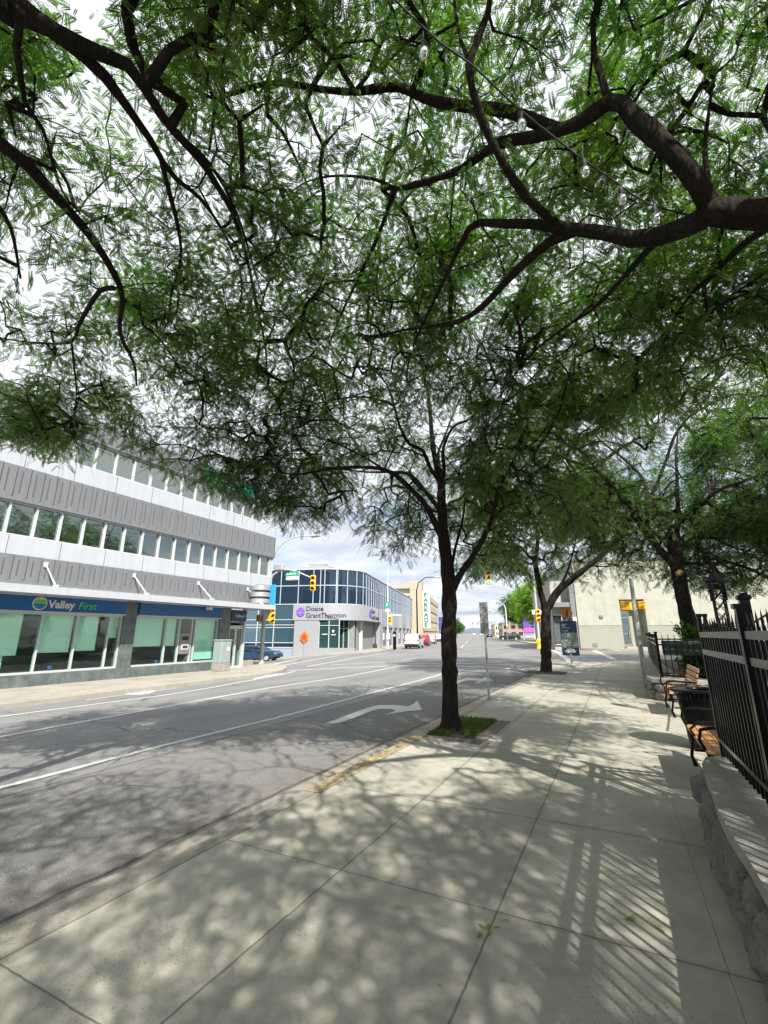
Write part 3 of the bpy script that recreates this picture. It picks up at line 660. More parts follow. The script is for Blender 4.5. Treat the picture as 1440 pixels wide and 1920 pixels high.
lettering('First', .40, frame_m((10.99, FV - .235, 2.56), (1, 0, 0), (.22, 0, 1)) , mat('green letters', (.10, .45, .14), .5), bank, bold=.006)
# doorway
d = empty('entrance', (0, 0, 0)); d.parent = bank
MB().box(19.42, 20.72, FV + .2, FV + .3, 2.2, 3.0).box(19.42, 19.50, FV - .02, FV + .25, -.6, 3.0).box(20.60, 20.72, FV - .06, FV + .3, -.75, 3.0).box(19.5, 20.6, FV, FV + .2, 1.95, 2.05).box(19.5, 20.6, FV + 1.6, FV + 1.7, -.5, 3.0).build('door_frame', M['alu'], d)
MB().box(19.46, 20.66, FV - .14, FV + .0, 2.30, 2.90).build('sign_band', M['navy'], d)
lettering('Valley', .26, frame_m((19.72, FV - .15, 2.50), (1, 0, 0), (0, 0, 1)), M['white_p'], d); lettering('First', .26, frame_m((20.3, FV - .15, 2.50), (1, 0, 0), (.2, 0, 1)), mat('sign green', (.2, .45, .2), .5), d, sx=.7)
for a in (19.52, 20.06):
    dr = MB().box(a, a + .07, FV + .02, FV + .08, -.35, 1.95).box(a + .45, a + .52, FV + .02, FV + .08, -.35, 1.95).box(a + .07, a + .45, FV + .02, FV + .08, -.35, -.15).box(a + .07, a + .45, FV + .02, FV + .08, 1.85, 1.95).build('door', M['alu'], d)
    MB().box(a + .07, a + .45, FV + .04, FV + .055, -.15, 1.85).build('pane', M['glass'], dr); MB().tube([(a + .40, FV - .05, .5), (a + .40, FV - .05, 1.1)], .018, 6).build('handle', M['steel'], dr)
bk('wall_lamp', MB().bbox(17.4, 17.62, 18.9, 19.2, 2.80, 2.97, .02), M['white_p'])
# ground-floor return along the side street
bk('side_wall', MB().box(20.5, 20.6, FV + .3, FV + 14, -2.5, 3.05), M['slate'])
bk('planter_kerb', MB().bbox(20.75, 22.3, FV + .6, FV + .95, -1.2, .05, .02), M['kerb'])
# round banded drum sign standing on the canopy corner
ds = empty('drum_sign', (W(20.9, 18.65, 3.2).x, W(20.9, 18.65, 3.2).y, 3.2), RN, 'stack of three round metal bands with a blue edge on the canopy corner', 'sign')
for k in range(3): MB().lathe([(.50, 0), (.56, .02), (.56, .26), (.50, .28)], 28, (0, 0, .10 + k * .38)).build('band', M['steel'], ds, smooth=True)
MB().lathe([(.34, 0), (.34, 1.2)], 16, (0, 0, 0)).build('drum', mat('perforated drum', (.16, .16, .17), .6), ds)
MB().box(.50, .72, -.55, .05, .05, 1.25).build('sign_face', mat('bright blue sign', (.03, .30, .68), .4), ds)
# service cabinet
cp = gp(413, 1258, .13); cb = empty('utility_cabinet', cp, RN, 'pale green grey metal utility cabinet on the pavement by the bank doors', 'cabinet')
g_ = mat('cabinet green', (.24, .29, .29), .5, noise=(3, .12))
MB().bbox(-.38, .38, -.30, .30, 0, .38, .02).build('base', M['kerb'], cb)
MB().bbox(-.35, .35, -.28, .28, .38, 1.5, .02).bbox(-.38, .38, -.31, .31, 1.5, 1.57, .015).build('body', g_, cb)
MB().box(-.30, .30, -.292, -.281, .45, 1.44).build('door', g_, cb); MB().box(.05, .2, -.298, -.292, 1.0, 1.2).build('notice', M['white_p'], cb)
# ------------------------------------------------------------------ offices with curved blue glass
OS, OT = 47.0, 11.8; RR = 4.0; LL = 15.0; SL = 47.0
o0 = S(OS, OT); off = empty('office_building', (o0.x, o0.y, 0), RF, 'two storey office with a rounded corner of blue glass and a purple logo', 'building')
def path(a=None, b=None, n=14, yl=LL, xl=SL):
    P = [(0, yl), (0, RR)]
    P += [(RR - RR * math.cos(math.pi / 2 * k / n), RR - RR * math.sin(math.pi / 2 * k / n)) for k in range(1, n + 1)] + [(xl, 0)]
    return P
def clip_path(P, d0, d1):                                               # sub-path between two distances along it
    out_ = []; acc = 0
    for a, b in zip(P[:-1], P[1:]):
        a = Vector(a); b = Vector(b); L = (b - a).length; lo = max(d0, acc); hi = min(d1, acc + L)
        if hi > lo + 1e-6:
            if not out_: out_.append(tuple(a.lerp(b, (lo - acc) / L)))
            out_.append(tuple(a.lerp(b, (hi - acc) / L)))
        acc += L
    return out_
def wallstrip(mb, P, z0, z1, o_out, th, mi=0):                           # wall along a plan path; o_out metres proud of it
    Q0 = off_path(P, -o_out); Q1 = off_path(P, th - o_out); n = len(P); vs = []
    for q in (Q0, Q1):
        for x, y in q: vs.append((x, y, z0)); vs.append((x, y, z1))
    fs = []
    for i in range(n - 1):
        fs.append((2 * i, 2 * i + 2, 2 * i + 3, 2 * i + 1)); j = 2 * n
        fs.append((j + 2 * i, j + 2 * i + 1, j + 2 * i + 3, j + 2 * i + 2)); fs.append((2 * i + 1, 2 * i + 3, j + 2 * i + 3, j + 2 * i + 1)); fs.append((2 * i, j + 2 * i, j + 2 * i + 2, 2 * i + 2))
    fs.append((0, 1, 2 * n + 1, 2 * n)); fs.append((2 * n - 2, 4 * n - 2, 4 * n - 1, 2 * n - 1)); mb.add(vs, fs, mi); return mb
PT = path(); LT = lambda t: LL - (t - OT)                                # distance along the front for a given t
def at_d(d): q = clip_path(PT, d, d + .01); return q[0]
AL = math.pi / 2 * RR; DC = LL - RR                                      # start of the curve; curve length
END = DC + AL + SL - RR
core = MB(); core.prism([(q[0], q[1]) for q in off_path(PT, .5)] + [(SL, LL)], 'z', 3.0, 8.35)
core.box(.6, SL - .1, 6.8, LL, -2.6, 3.0); core.box(13, SL - .1, .6, 6.8, -2.6, 3.0); core.build('wall', M['midgrey'], off)
b = MB(); wallstrip(b, PT, 8.38, 8.5, .1, .8); b.box(.6, SL, 2.2, LL, 8.36, 8.40); b.build('roof', M['alu'], off)
MB().bbox(3, 8, 4, 9, 8.4, 9.2, .05).bbox(4, 7, 5, 7, 9.2, 9.7, .05).build('roof_plant', M['midgrey'], off)
gw = wallstrip(MB(), PT, 4.70, 8.38, .0, .1).build('curtain_wall', M['bglass'], off)
ds_ = [LT(22.9), LT(20.44), LT(18.39), LT(15.89)] + [LT(14.03)] + [DC + AL * f for f in (-.14, .06, .26, .46, .66, .86)]
q = DC + AL + .4
while q < END: ds_.append(q); q += 1.35
b = MB()
for d in ds_:
    x, y = at_d(max(.02, d)); x2, y2 = at_d(max(.02, d) + .02); tx, ty = x2 - x, y2 - y; l = math.hypot(tx, ty); tx /= l; ty /= l; nx_, ny_ = ty, -tx
    P = [(x - tx * .035 - nx_ * .05, y - ty * .035 - ny_ * .05), (x + tx * .035 - nx_ * .05, y + ty * .035 - ny_ * .05), (x + tx * .035 + nx_ * .05, y + ty * .035 + ny_ * .05), (x - tx * .035 + nx_ * .05, y - ty * .035 + ny_ * .05)]
    b.prism(P, 'z', 4.7, 8.38)
wallstrip(b, PT, 6.62, 6.70, .06, .08); wallstrip(b, PT, 4.64, 4.72, .07, .1); b.build('mullion', M['alu'], gw)
# ribbed fascia carrying the sign
fas = clip_path(PT, LT(18.75), DC + AL + 7.5); rb = wallstrip(MB(), fas, 2.98, 4.64, .35, .6)
d = LT(18.75) + .05
while d < DC + AL + 7.4:
    c_ = clip_path(PT, d, d + .035); wallstrip(rb, c_, 3.02, 4.60, .365, .03); d += .16
fa = rb.build('fascia', mat('light ribbed fascia', (.30, .31, .335), .5, .2), off)
def ring_logo(cx, cy, ang, nm='logo'):
    vs = []; fs = []
    lo = MB(); rv = Vector((math.cos(ang), math.sin(ang), 0)); cu_ = Vector((cx, cy, 3.82)); N = 40
    for q in range(2):
        V_ = []; 
        for k in range(N + 1):
            a = 2 * math.pi * k / N; r0 = .15 + .035 * math.sin(5 * a + q); r1 = .46
            if q == 1: r0, r1 = .25 + .06 * math.sin(5 * a + 1), .32 + .07 * math.sin(5 * a + 2.6)
            for r in (r0, r1): V_.append(cu_ + rv * (r * math.cos(a)) + Vector((0, 0, r * math.sin(a) * 1.02)) + Vector((math.sin(ang), -math.cos(ang), 0)) * (.05 + q * .02))
        lo.add(V_, [(2 * k, 2 * k + 2, 2 * k + 3, 2 * k + 1) for k in range(N)], q)
    return lo.build(nm, [M['purple'], mat('light purple', (.30, .20, .85), .4)], off)
# front normal is -x; letters read towards -y
def on_front(t, z, o=.36): return Vector((-o, t - OT, z))
lo = ring_logo(-.36, 17.88 - OT, -math.pi / 2)
lettering('Doane', .72, frame_m(on_front(17.30, 3.92), (0, -1, 0), (0, 0, 1)), M['ink'], off, bold=.012)
lettering('GrantThornton', .72, frame_m(on_front(17.30, 3.22), (0, -1, 0), (0, 0, 1)), M['ink'], off, sx=.98, bold=.012)
ring_logo(RR + .9, -.36, 0.0)
lettering('Doane', .72, frame_m((RR + 1.6, -.37, 3.92), (1, 0, 0), (0, 0, 1)), M['ink'], off, bold=.012); lettering('GrantThornton', .72, frame_m((RR + 1.6, -.37, 3.22), (1, 0, 0), (0, 0, 1)), M['ink'], off, bold=.012)
# ground floor, front
MB().box(-.3, .55, 15.85 - OT, 18.55 - OT, -2.4, 2.98).box(-.3, .0, 10.9 - OT + 1.0, 15.85 - OT, -2.4, .16).build('front_wall', M['midgrey'], off)
f = MB(); w = MB().box(-.10, -.07, 13.6 - OT, 15.85 - OT, .16, 2.98).build('window', m_glass('shaded shop glass', (.02, .05, .05), .12, .02, (.7, .9, .85)), off)
for t in (13.62, 14.74, 15.82): f.box(-.16, -.06, t - OT - .04, t - OT + .04, .16, 2.98)
f.box(-.16, -.06, 13.6 - OT, 15.85 - OT, 2.4, 2.46); f.build('window_frame', M['alu'], w)
MB().box(-.125, -.11, 14.0 - OT, 14.5 - OT, 1.45, 1.53).build('window_lettering', M['white_p'], w); MB().box(-.125, -.11, 14.9 - OT, 15.5 - OT, 1.50, 1.58).build('window_lettering', M['white_p'], w); MB().prism([(14.28 - OT + .1 * math.cos(a / 3) * 1.2, 1.85 + .14 * math.sin(a / 3)) for a in range(0, 18)], 'x', -.12, -.11).build('window_lettering', M['white_p'], w)
lw = MB().box(.0, .03, 18.6 - OT, LL, .62, 4.62).build('window', m_glass('side office glass', (.03, .07, .09), .22, .02, (.6, .75, .85)), off)
f = MB()
for t in (18.6, 20.99, 22.9): f.box(-.06, .05, t - OT - .04, t - OT + .04, .2, 4.62)
for z in (.66, 2.22, 2.5, 3.05): f.box(-.07, .05, 18.6 - OT, LL, z - .035, z + .035)
f.box(-.07, .05, 18.6 - OT, LL, .14, .22); f.build('window_frame', M['alu'], lw)
MB().box(.0, .03, 18.6 - OT, LL, .22, .62).build('window', M['bglass'], off); MB().box(-.02, .4, 18.6 - OT, LL, -2.4, .14).build('low_wall', mat('pale blue wall', (.22, .26, .32), .7), off)
# recessed entrance under the rounded corner
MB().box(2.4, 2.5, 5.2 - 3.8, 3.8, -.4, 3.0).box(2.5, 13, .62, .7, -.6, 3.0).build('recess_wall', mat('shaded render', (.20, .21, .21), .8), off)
e_ = MB().box(1.9, 2.0, 12.35 - OT + .8, 13.5 - OT + .8, -.3, 2.98).box(1.88, 2.02, 12.9 - OT + .8, 12.96 - OT + .8, -.3, 2.98)
dr = MB()
for t in (1.36, 1.92, 2.46): dr.box(1.86, 1.93, t - .04, t + .04, -.3, 2.98)
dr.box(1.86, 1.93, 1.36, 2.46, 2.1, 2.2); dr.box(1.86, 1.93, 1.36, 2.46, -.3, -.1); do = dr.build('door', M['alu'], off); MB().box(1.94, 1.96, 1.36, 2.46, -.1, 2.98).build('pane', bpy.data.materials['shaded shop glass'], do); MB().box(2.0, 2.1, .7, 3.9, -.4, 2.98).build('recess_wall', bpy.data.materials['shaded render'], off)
MB().tube([(1.8, 1.84, .7), (1.8, 1.84, 1.3)], .03, 6).build('handle', M['steel'], do)
MB().lathe([(.32, 0), (.32, 3.6)], 16, (4.1, .62, -.6)).build('column', mat('pale column', (.38, .39, .39), .7), off, smooth=True)
MB().box(11.4, 13, -.25, .6, -.8, 2.98).build('front_wall', M['midgrey'], off)
# side shops along the far street
x = 13.0; k = 0
while x < SL - 4:
    MB().box(x, x + .6, -.2, .5, -.8, 4.6).build('pillar', M['midgrey'], off)
    w = MB().box(x + .6, x + 4.6, .12, .16, -.1, 2.5).build('shop_window', M['cglass'], off); MB().box(x + 1.9, x + 2.0, .04, .12, -.1, 2.5).box(x + .6, x + 4.6, .04, .12, 2.4, 2.5).build('window_frame', M['alu'], w)
    MB().box(x + .6, x + 4.6, -.12, .4, 2.5, 4.6).build('fascia', mat('pale fascia', (.36, .38, .39), .6) if k % 2 else mat('grey fascia', (.27, .29, .31), .6), off)
    MB().box(x + .9, x + 1.5, .06, .11, .5, 1.6).build('poster', M['white_p'], w); MB().box(x + 2.3, x + 3.2, .06, .11, .8, 1.7).build('poster', M['white_p'], w)
    x += 4.6; k += 1
# ------------------------------------------------------------------ parking garage
pk0 = S(104, 11.3); pk = empty('parking_garage', (pk0.x, pk0.y, 0), RF, 'tan concrete multi storey car park with rows of openings and a vertical sign', 'building')
conc = mat('tan concrete', (.36, .31, .235), .85, noise=(.8, .1)); cgr = mat('grey brown concrete', (.33, .31, .27), .85, noise=(.6, .1))
MB().box(.4, 60, 1.0, 22, -1, 12.6).build('wall', cgr, pk)
for k in range(5): z = -.5 + k * 2.75; MB().box(3, 60, 0, 1.0, z, z + 1.5).build('parapet', conc, pk)
b = MB()
for k in range(19): x = 3 + k * 3.1; b.box(x - .35, x + .35, .1, 1.0, -1, 12)
b.build('pier', conc, pk)
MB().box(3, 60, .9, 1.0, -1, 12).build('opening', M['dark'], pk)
MB().box(-.6, 3.0, -.5, 2.2, -1, 13.3).build('stair_tower', conc, pk)
MB().box(-1, .4, 2.2, 14, 11.6, 12.8).box(-1, .4, 2.2, 14, 9.9, 10.5).build('parapet', cgr, pk); MB().box(.3, .41, 2.2, 14, 10.5, 11.6).build('opening', mat('bright slot', (.55, .53, .5), .8), pk)
sg = MB().box(1.0, 1.35, -2.2, -.5, 2.8, 11.2).build('sign_board', mat('pale green board', (.40, .46, .42), .5), pk)
for k, ch in enumerate('PARKADE'): lettering(ch, 1.35, frame_m((.97, -.78, 9.75 - k * 1.12), (0, -1, 0), (0, 0, 1)), mat('sign letter green', (.015, .09, .07), .5) if not k else bpy.data.materials['sign letter green'], sg, bold=.03)
# ------------------------------------------------------------------ pale rendered building, far right corner
bg0 = S(43, -9.2); bd = empty('rendered_building', (bg0.x, bg0.y, 0), RF, 'pale cream rendered corner building with a tall recessed glass door', 'building')
Y = lambda t: t + 9.2
def bd_(nm, mb, mt, par=bd): return mb.build(nm, mt, par)
MB().box(0, 16, Y(-12.75), 0, 2.28, 7.9).box(0, 16, Y(-44), Y(-14.75), 2.28, 7.9).box(0, 16, Y(-14.75), Y(-12.75), 4.48, 7.9).build('wall', M['beige'], bd)
MB().box(.03, 16, Y(-12.75), 0, -.5, 2.28).box(.03, 16, Y(-44), Y(-14.75), -.5, 2.28).build('lower_wall', M['beige2'], bd)
MB().box(-.1, 16.1, Y(-44), .1, 7.9, 8.1).build('roof', M['kerb'], bd)
MB().box(1.35, 1.45, Y(-14.75), Y(-12.75), -.2, 4.48).build('recess_wall', mat('shaded beige', (.30, .30, .22), .9), bd)
dd = MB()
for t in (-12.79, -13.66): dd.box(.9, .98, Y(t) - .07 if t > -13 else Y(t), Y(t) if t > -13 else Y(t) + .07, .5, 4.2)
dd.box(.9, .98, Y(-13.66), Y(-12.79), .5, .75).box(.9, .98, Y(-13.66), Y(-12.79), 2.9, 3.0).box(.9, .98, Y(-13.66), Y(-12.79), 1.55, 1.63); do = dd.build('door', M['gpanel'], bd)
MB().box(.93, .95, Y(-13.66), Y(-12.79), .6, 4.2).build('pane', m_glass('door glass', (.03, .05, .05), .2, .02, (.7, .8, .8)), do); MB().tube([(.82, Y(-13.5), 1.3), (.82, Y(-13.5), 1.9)], .03, 6).build('handle', M['steel'], do)
MB().box(-.5, 1.4, Y(-14.75), Y(-12.75), -.3, .5).build('step', M['walk2'], bd)
MB().tube([(-.06, Y(-17.5), .3), (-.06, Y(-17.5), 7.8)], .05, 8).build('downpipe', M['beige2'], bd); MB().bbox(-.12, 0, Y(-11.3), Y(-11.0), 2.9, 3.15, .02).build('wall_lamp', M['gpanel'], bd); MB().box(-.012, .0, Y(-10.6), Y(-10.2), .5, .8).build('vent', M['gpanel'], bd)
# glazed left part with a dark column and a flat hood
MB().box(1.2, 14, 0.02, 1.9, -.5, 6.3).build('side_wall', M['beige'], bd)
MB().box(.1, .75, .05, .45, -.2, 6.6).build('column', M['gpanel'], bd)
w = MB().box(1.1, 1.17, .5, 1.85, .7, 3.2).build('window', M['cglass'], bd); MB().box(1.04, 1.1, 1.1, 1.17, .7, 3.2).box(1.04, 1.1, .5, 1.85, .62, .7).box(1.04, 1.1, .5, 1.85, 3.2, 3.28).build('window_frame', M['alu'], w)
MB().box(.2, 1.2, .5, 2.3, 3.9, 4.3).build('hood', M['gpanel'], bd)
MB().box(-.02, .1, .1, .4, 2.6, 3.0).build('notice', M['white_p'], bd)
# ------------------------------------------------------------------ low buildings and banners far along the street
def simple_building(nm, s0, t0, ls, lt, h, mt, label, front=True, wins=(2, 3), cat='building', roof=None):
    p = S(s0, t0); g0 = min(gz(p.x, p.y), 0) - .8; r = empty(nm, (p.x, p.y, 0), RF, label, cat)
    MB().box(0, ls, min(0, lt), max(0, lt), g0, h).build('wall', mt, r)
    MB().box(-.15, ls + .15, min(0, lt) - .15, max(0, lt) + .15, h, h + .25).build('roof', roof or M['kerb'], r)
    rows, cols = wins; y0 = min(0, lt); wdt = abs(lt)
    for i in range(rows):
        for j in range(cols):
            zz = .8 + i * (h - .6) / rows; ya = y0 + wdt * (j + .2) / cols; w = MB().box(-.06, .02, ya, ya + wdt * .6 / cols, zz, zz + (h - .6) / rows * .55).build('window', M['cglass'], r)
            MB().box(-.09, -.06, ya - .08, ya + wdt * .6 / cols + .08, zz - .12, zz).build('window_sill', M['alu'], w)
    yy = 0 if t0 < 0 else 0; sd = .02 if t0 < 0 else -.02
    for i in range(rows):
        for j in range(max(2, int(ls / 5))):
            zz = .8 + i * (h - .6) / rows; xa = ls * (j + .2) / max(2, int(ls / 5)); wv = ls * .6 / max(2, int(ls / 5))
            MB().box(xa, xa + wv, min(0, sd * 3), max(0, sd * 3), zz, zz + (h - .6) / rows * .55).build('window', M['cglass'], r)
    return r
simple_building('shop_building', 172, 11.5, 40, 14, 6, mat('grey shopfront', (.35, .38, .45), .7), 'grey blue two storey shops past the car park', wins=(2, 3))
simple_building('brick_building', 232, 10.5, 40, 14, 7.5, mat('far red brick', (.34, .14, .09), .8), 'red brick block far down the left side of the street', wins=(2, 3))
simple_building('low_building', 300, 11, 60, 16, 5, mat('far pale wall', (.5, .48, .44), .8), 'low pale shops farthest away on the left side', wins=(1, 4))
lowb = simple_building('low_shop', 98, -19, 40, -28, 4.3, M['white_p'], 'low white shop with a flat roof beneath the bright green trees', wins=(1, 7))
simple_building('orange_building', 205, -13, 30, -9, 6, mat('orange wall', (.27, .19, .15), .8), 'orange painted shop beyond the bright green trees', wins=(2, 3))
simple_building('tan_building', 262, -12.5, 50, -10, 6.5, mat('far tan wall', (.55, .42, .28), .8), 'tan block farthest away on the right side of the street', wins=(2, 3))
ban = S(86, 10.2); bn = empty('banner_board', (ban.x, ban.y, gz(ban.x, ban.y)), RF, 'tall dark purple banner board on a post past the car park', 'sign'); bn.location = (S(168, 10.6).x, S(168, 10.6).y, -.2)
MB().tube([(0, 0, 0), (0, 0, 8.5)], .12, 8).build('post', M['gpole'], bn); MB().bbox(-.2, .2, -1.3, 1.3, 3.0, 7.6, .05).build('sign_face', mat('dark violet face', (.06, .05, .22), .5), bn)
pp = gp(993, 1199, .13); pb = empty('sign_board', pp, RF, 'purple and pink upright advertising board by the parked cars on the right', 'sign')
MB().box(-.15, -.05, -1.2, -1.05, 0, 2).box(-.15, -.05, 1.05, 1.2, 0, 2).build('leg', M['white_p'], pb); MB().bbox(-.2, .1, -1.15, 1.15, 1.4, 5.6, .05).build('board', mat('violet board', (.10, .06, .28), .5), pb)
MB().bbox(-.24, -.2, -1.1, 1.1, 1.5, 2.4, .01).build('lower_panel', mat('magenta panel', (.42, .08, .34), .5), pb); MB().lathe([(.001, 0), (.6, 0), (.6, .05), (.001, .05)], 20).build('disc', M['white_p'], pb, loc=(-.2, 0, 5.1)).rotation_euler = (0, R(-90), 0)
# ------------------------------------------------------------------ stone walls and iron fences (u, v frame)
rng = random.Random(7)
def rubble(name_parent, path_pts, z0, z1, seed, depth=.40):
    """rounded boulders set along a plan path (u, v); the wall body lies to the right of the path"""
    r = random.Random(seed); mb = MB(); tot = 0
    P = [Vector(p) for p in path_pts]
    for a, b in zip(P[:-1], P[1:]):
        L = (b - a).length; t = (b - a) / L; nr = Vector((t.y, -t.x)); x = 0
        while x < L - .05:
            wd_ = min(r.uniform(.28, .55), L - x); z = z0
            while z < z1 - .03:
                h = min(r.uniform(.16, .38), z1 - z)
                if z1 - (z + h) < .10: h = z1 - z
                cx = x + wd_ / 2 + r.uniform(-.04, .04); c = a + t * cx; pr = r.uniform(.0, .05); rot = r.uniform(-.5, .5)
                vs = []; nu, nv = 16, 10
                for i in range(nv + 1):
                    th = math.pi * i / nv
                    for j in range(nu):
                        ph = 2 * math.pi * j / nu
                        p = Vector((math.sin(th) * math.cos(ph), math.cos(th), math.sin(th) * math.sin(ph)))
                        q = Vector([math.copysign(abs(k) ** .72, k) for k in p])
                        k = 1 + .30 * mnoise.noise(p * 1.9 + Vector((x * 7, z * 9, seed)))
                        lx = q.x * (wd_ * .485) * k; ly = q.y * .16 * k; lz = q.z * (h * .55) * k
                        lx, lz = lx * math.cos(rot * .4) - lz * math.sin(rot * .4), lx * math.sin(rot * .4) + lz * math.cos(rot * .4)
                        w_ = c + t * lx + nr * (.055 - pr - ly); vs.append((w_.x, w_.y, max(z0 - .05, min(z1 - .004, z + h / 2 + lz))))
                fs = []
                for i in range(nv):
                    for j in range(nu): j2 = (j + 1) % nu; fs.append((i * nu + j, (i + 1) * nu + j, (i + 1) * nu + j2, i * nu + j2))
                mb.add(vs, fs); z += h
            x += wd_
        # mortar core
    o = mb.build('stones', M['stone'], name_parent, smooth=True)
    return o
def flat_wall(parent, poly, z0, z1, mt, name): return MB().prism(poly, 'z', z0, z1).build(name, mt, parent)
w1 = empty('stone_wall', (0, 0, 0), RN, 'low rubble stone wall with a concrete cap under the nearest iron fence', 'wall')
rubble(w1, [(-4, -.50), (4.2, -.53), (5.3, -.62), (5.45, -.72), (5.48, -1.2)], -.02, .42, 3)
flat_wall(w1, [(-4, -.60), (5.3, -.72), (5.36, -1.2), (-4, -1.2)], -.1, .42, mat('dark mortar', (.07, .065, .055), .95), 'core')
cp_ = MB(); pts = [(-4 + k * .4, -.455 - max(0, -4 + k * .4 - 3.9) * .055 + .01 * math.sin(k * 1.7)) for k in range(23)] + [(5.12, -.53), (5.42, -.60), (5.53, -.72), (5.53, -1.25), (-4, -1.25)]
cp_.prism(pts, 'z', .42, .505); cp_.build('cap', M['cap'], w1)
w2 = empty('stone_wall', (0, 0, 0), RN, 'low rubble stone wall with a concrete cap round the planted tree bed beyond the bin', 'wall')
rubble(w2, [(13.75, -4.2), (13.7, -1.0), (13.85, -.72), (14.4, -.66), (26.3, -1.05), (26.5, -2)][::-1][::-1], 0.0, .42, 11)
flat_wall(w2, [(13.85, -4.2), (13.82, -.9), (14.4, -.78), (26.2, -1.15), (26.3, -1.5), (14.5, -1.5), (14.5, -4.2)], -.1, .42, M['kerb'], 'core')
MB().prism([(13.62, -4.2), (13.58, -1.0), (13.72, -.66), (14.4, -.58), (26.35, -.98), (26.5, -1.45), (14.4, -1.15), (14.1, -4.2)], 'z', .42, .51).build('cap', M['cap'], w2)
bedsoil = MB().prism([(14.05, -4.2), (14.3, -1.1), (26.4, -1.4), (26.4, -9), (14.05, -9)], 'z', .0, .40).build('planting_bed', mat('dark soil', (.045, .035, .025), .95, noise=(9, .3)), None, loc=(0, 0, 0), rz=RN); tag(bedsoil, kind='structure')
gs = MB().prism([(-6, -1.2), (5.3, -1.2), (5.3, -10), (-6, -10)], 'z', -.05, .40).build('planting_bed', bpy.data.materials['dark soil'], None, rz=RN); tag(gs, kind='structure')

def spear(mb, p, z0, z1, w=.022, M_=None):
    u, v = p; mb.box(u - w / 2, u + w / 2, v - w / 2, v + w / 2, z0, z1 - .10)
    a = w * .85; vs = [(u - a, v, z1 - .07), (u, v - a * .6, z1 - .07), (u + a, v, z1 - .07), (u, v + a * .6, z1 - .07), (u, v, z1), (u - w * .3, v, z1 - .11), (u, v - w * .3, z1 - .11), (u + w * .3, v, z1 - .11), (u, v + w * .3, z1 - .11)]
    mb.add(vs, [(0, 1, 4), (1, 2, 4), (2, 3, 4), (3, 0, 4), (5, 6, 1, 0), (6, 7, 2, 1), (7, 8, 3, 2), (8, 5, 0, 3)])
def fence_run(parent, a, b, zb, rails, ztop, sp=.098, post=.06, pw=.022, wav=0.0):
    a = Vector(a); b = Vector(b); L = (b - a).length; t = (b - a) / L; nrm = Vector((-t.y, t.x)); mb = MB(); n = int(L / sp); 
    for k in range(1, n):
        p = a + t * (L * k / n); spear(mb, (p.x, p.y), zb + .03, ztop + (wav * math.sin(math.pi * k / n) if wav else 0), pw)
    mb.build('picket_panel', M['black'], parent)
    for z, h in rails: MB().bar((a.x, a.y, z), (b.x, b.y, z), .036, h).build('rail', M['railm'], parent)
    if post:
        for p in (a, b): MB().box(p.x - post / 2, p.x + post / 2, p.y - post / 2, p.y + post / 2, zb - .02, ztop + .02).box(p.x - post * .7, p.x + post * .7, p.y - post * .7, p.y + post * .7, ztop + .02, ztop + .05).build('post', M['black'], parent)
fe = empty('iron_fence', (0, 0, 0), RN, 'tall black iron spear fence on the nearest stone wall', 'fence')
R1 = [(.655, .035), (1.43, .05), (1.59, .05)]
fence_run(fe, (5.50, -.75), (3.84, -.75), .505, R1, 1.74, post=.035, pw=.017, sp=.108); fence_run(fe, (3.76, -.75), (1.5, -.75), .505, R1, 1.74, pw=.017, sp=.108); fence_run(fe, (1.5, -.75), (-1.2, -.75), .505, R1, 1.74, pw=.017, sp=.108); fence_run(fe, (-1.2, -.75), (-3.9, -.75), .505, R1, 1.74, pw=.017, sp=.108)
fence_run(fe, (5.50, -.80), (5.50, -2.1), .505, R1, 1.74, post=.03, pw=.017)
# heavy gate pier with a flat cap just behind the fence, and its swept top rail
gp_ = empty('gate_post', (0, 0, 0), RN, 'thick square black iron pier with a flat cap behind the nearest fence', 'post')
MB().box(4.87, 4.94, -1.05, -.98, .4, 1.88).build('shaft', M['black'], gp_); MB().bbox(4.855, 4.955, -1.065, -.965, 1.88, 1.92, .01).box(4.88, 4.93, -1.04, -.99, 1.92, 1.94).build('cap', M['black'], gp_)
sw = empty('iron_gate', (0, 0, 0), RN, 'iron gate leaf with an arched top rail beside the thick capped pier', 'gate')
pts = [(4.55 - .12 * k, -1.15 - .045 * k, 1.86 + .26 * math.sin(math.pi * k / 18)) for k in range(15)]
MB().tube(pts, .016, 6).build('top_rail', M['black'], sw); mb = MB()
for p in pts: mb.tube([(p[0], p[1], .5), (p[0], p[1], p[2])], .010, 5)
mb.build('picket_panel', M['black'], sw)
fe2 = empty('iron_fence', (0, 0, 0), RN, 'black iron spear fence around the planted tree bed beyond the bin', 'fence')
R2 = [(.62, .035), (1.32, .035), (1.46, .035)]
fence_run(fe2, (14.2, -.92), (20.0, -1.1), .51, R2, 1.60, sp=.13, pw=.02); fence_run(fe2, (20.0, -1.1), (26.0, -1.30), .51, R2, 1.60, sp=.13, pw=.02); fence_run(fe2, (14.2, -.92), (14.05, -3.9), .51, R2, 1.60, sp=.13, pw=.02)
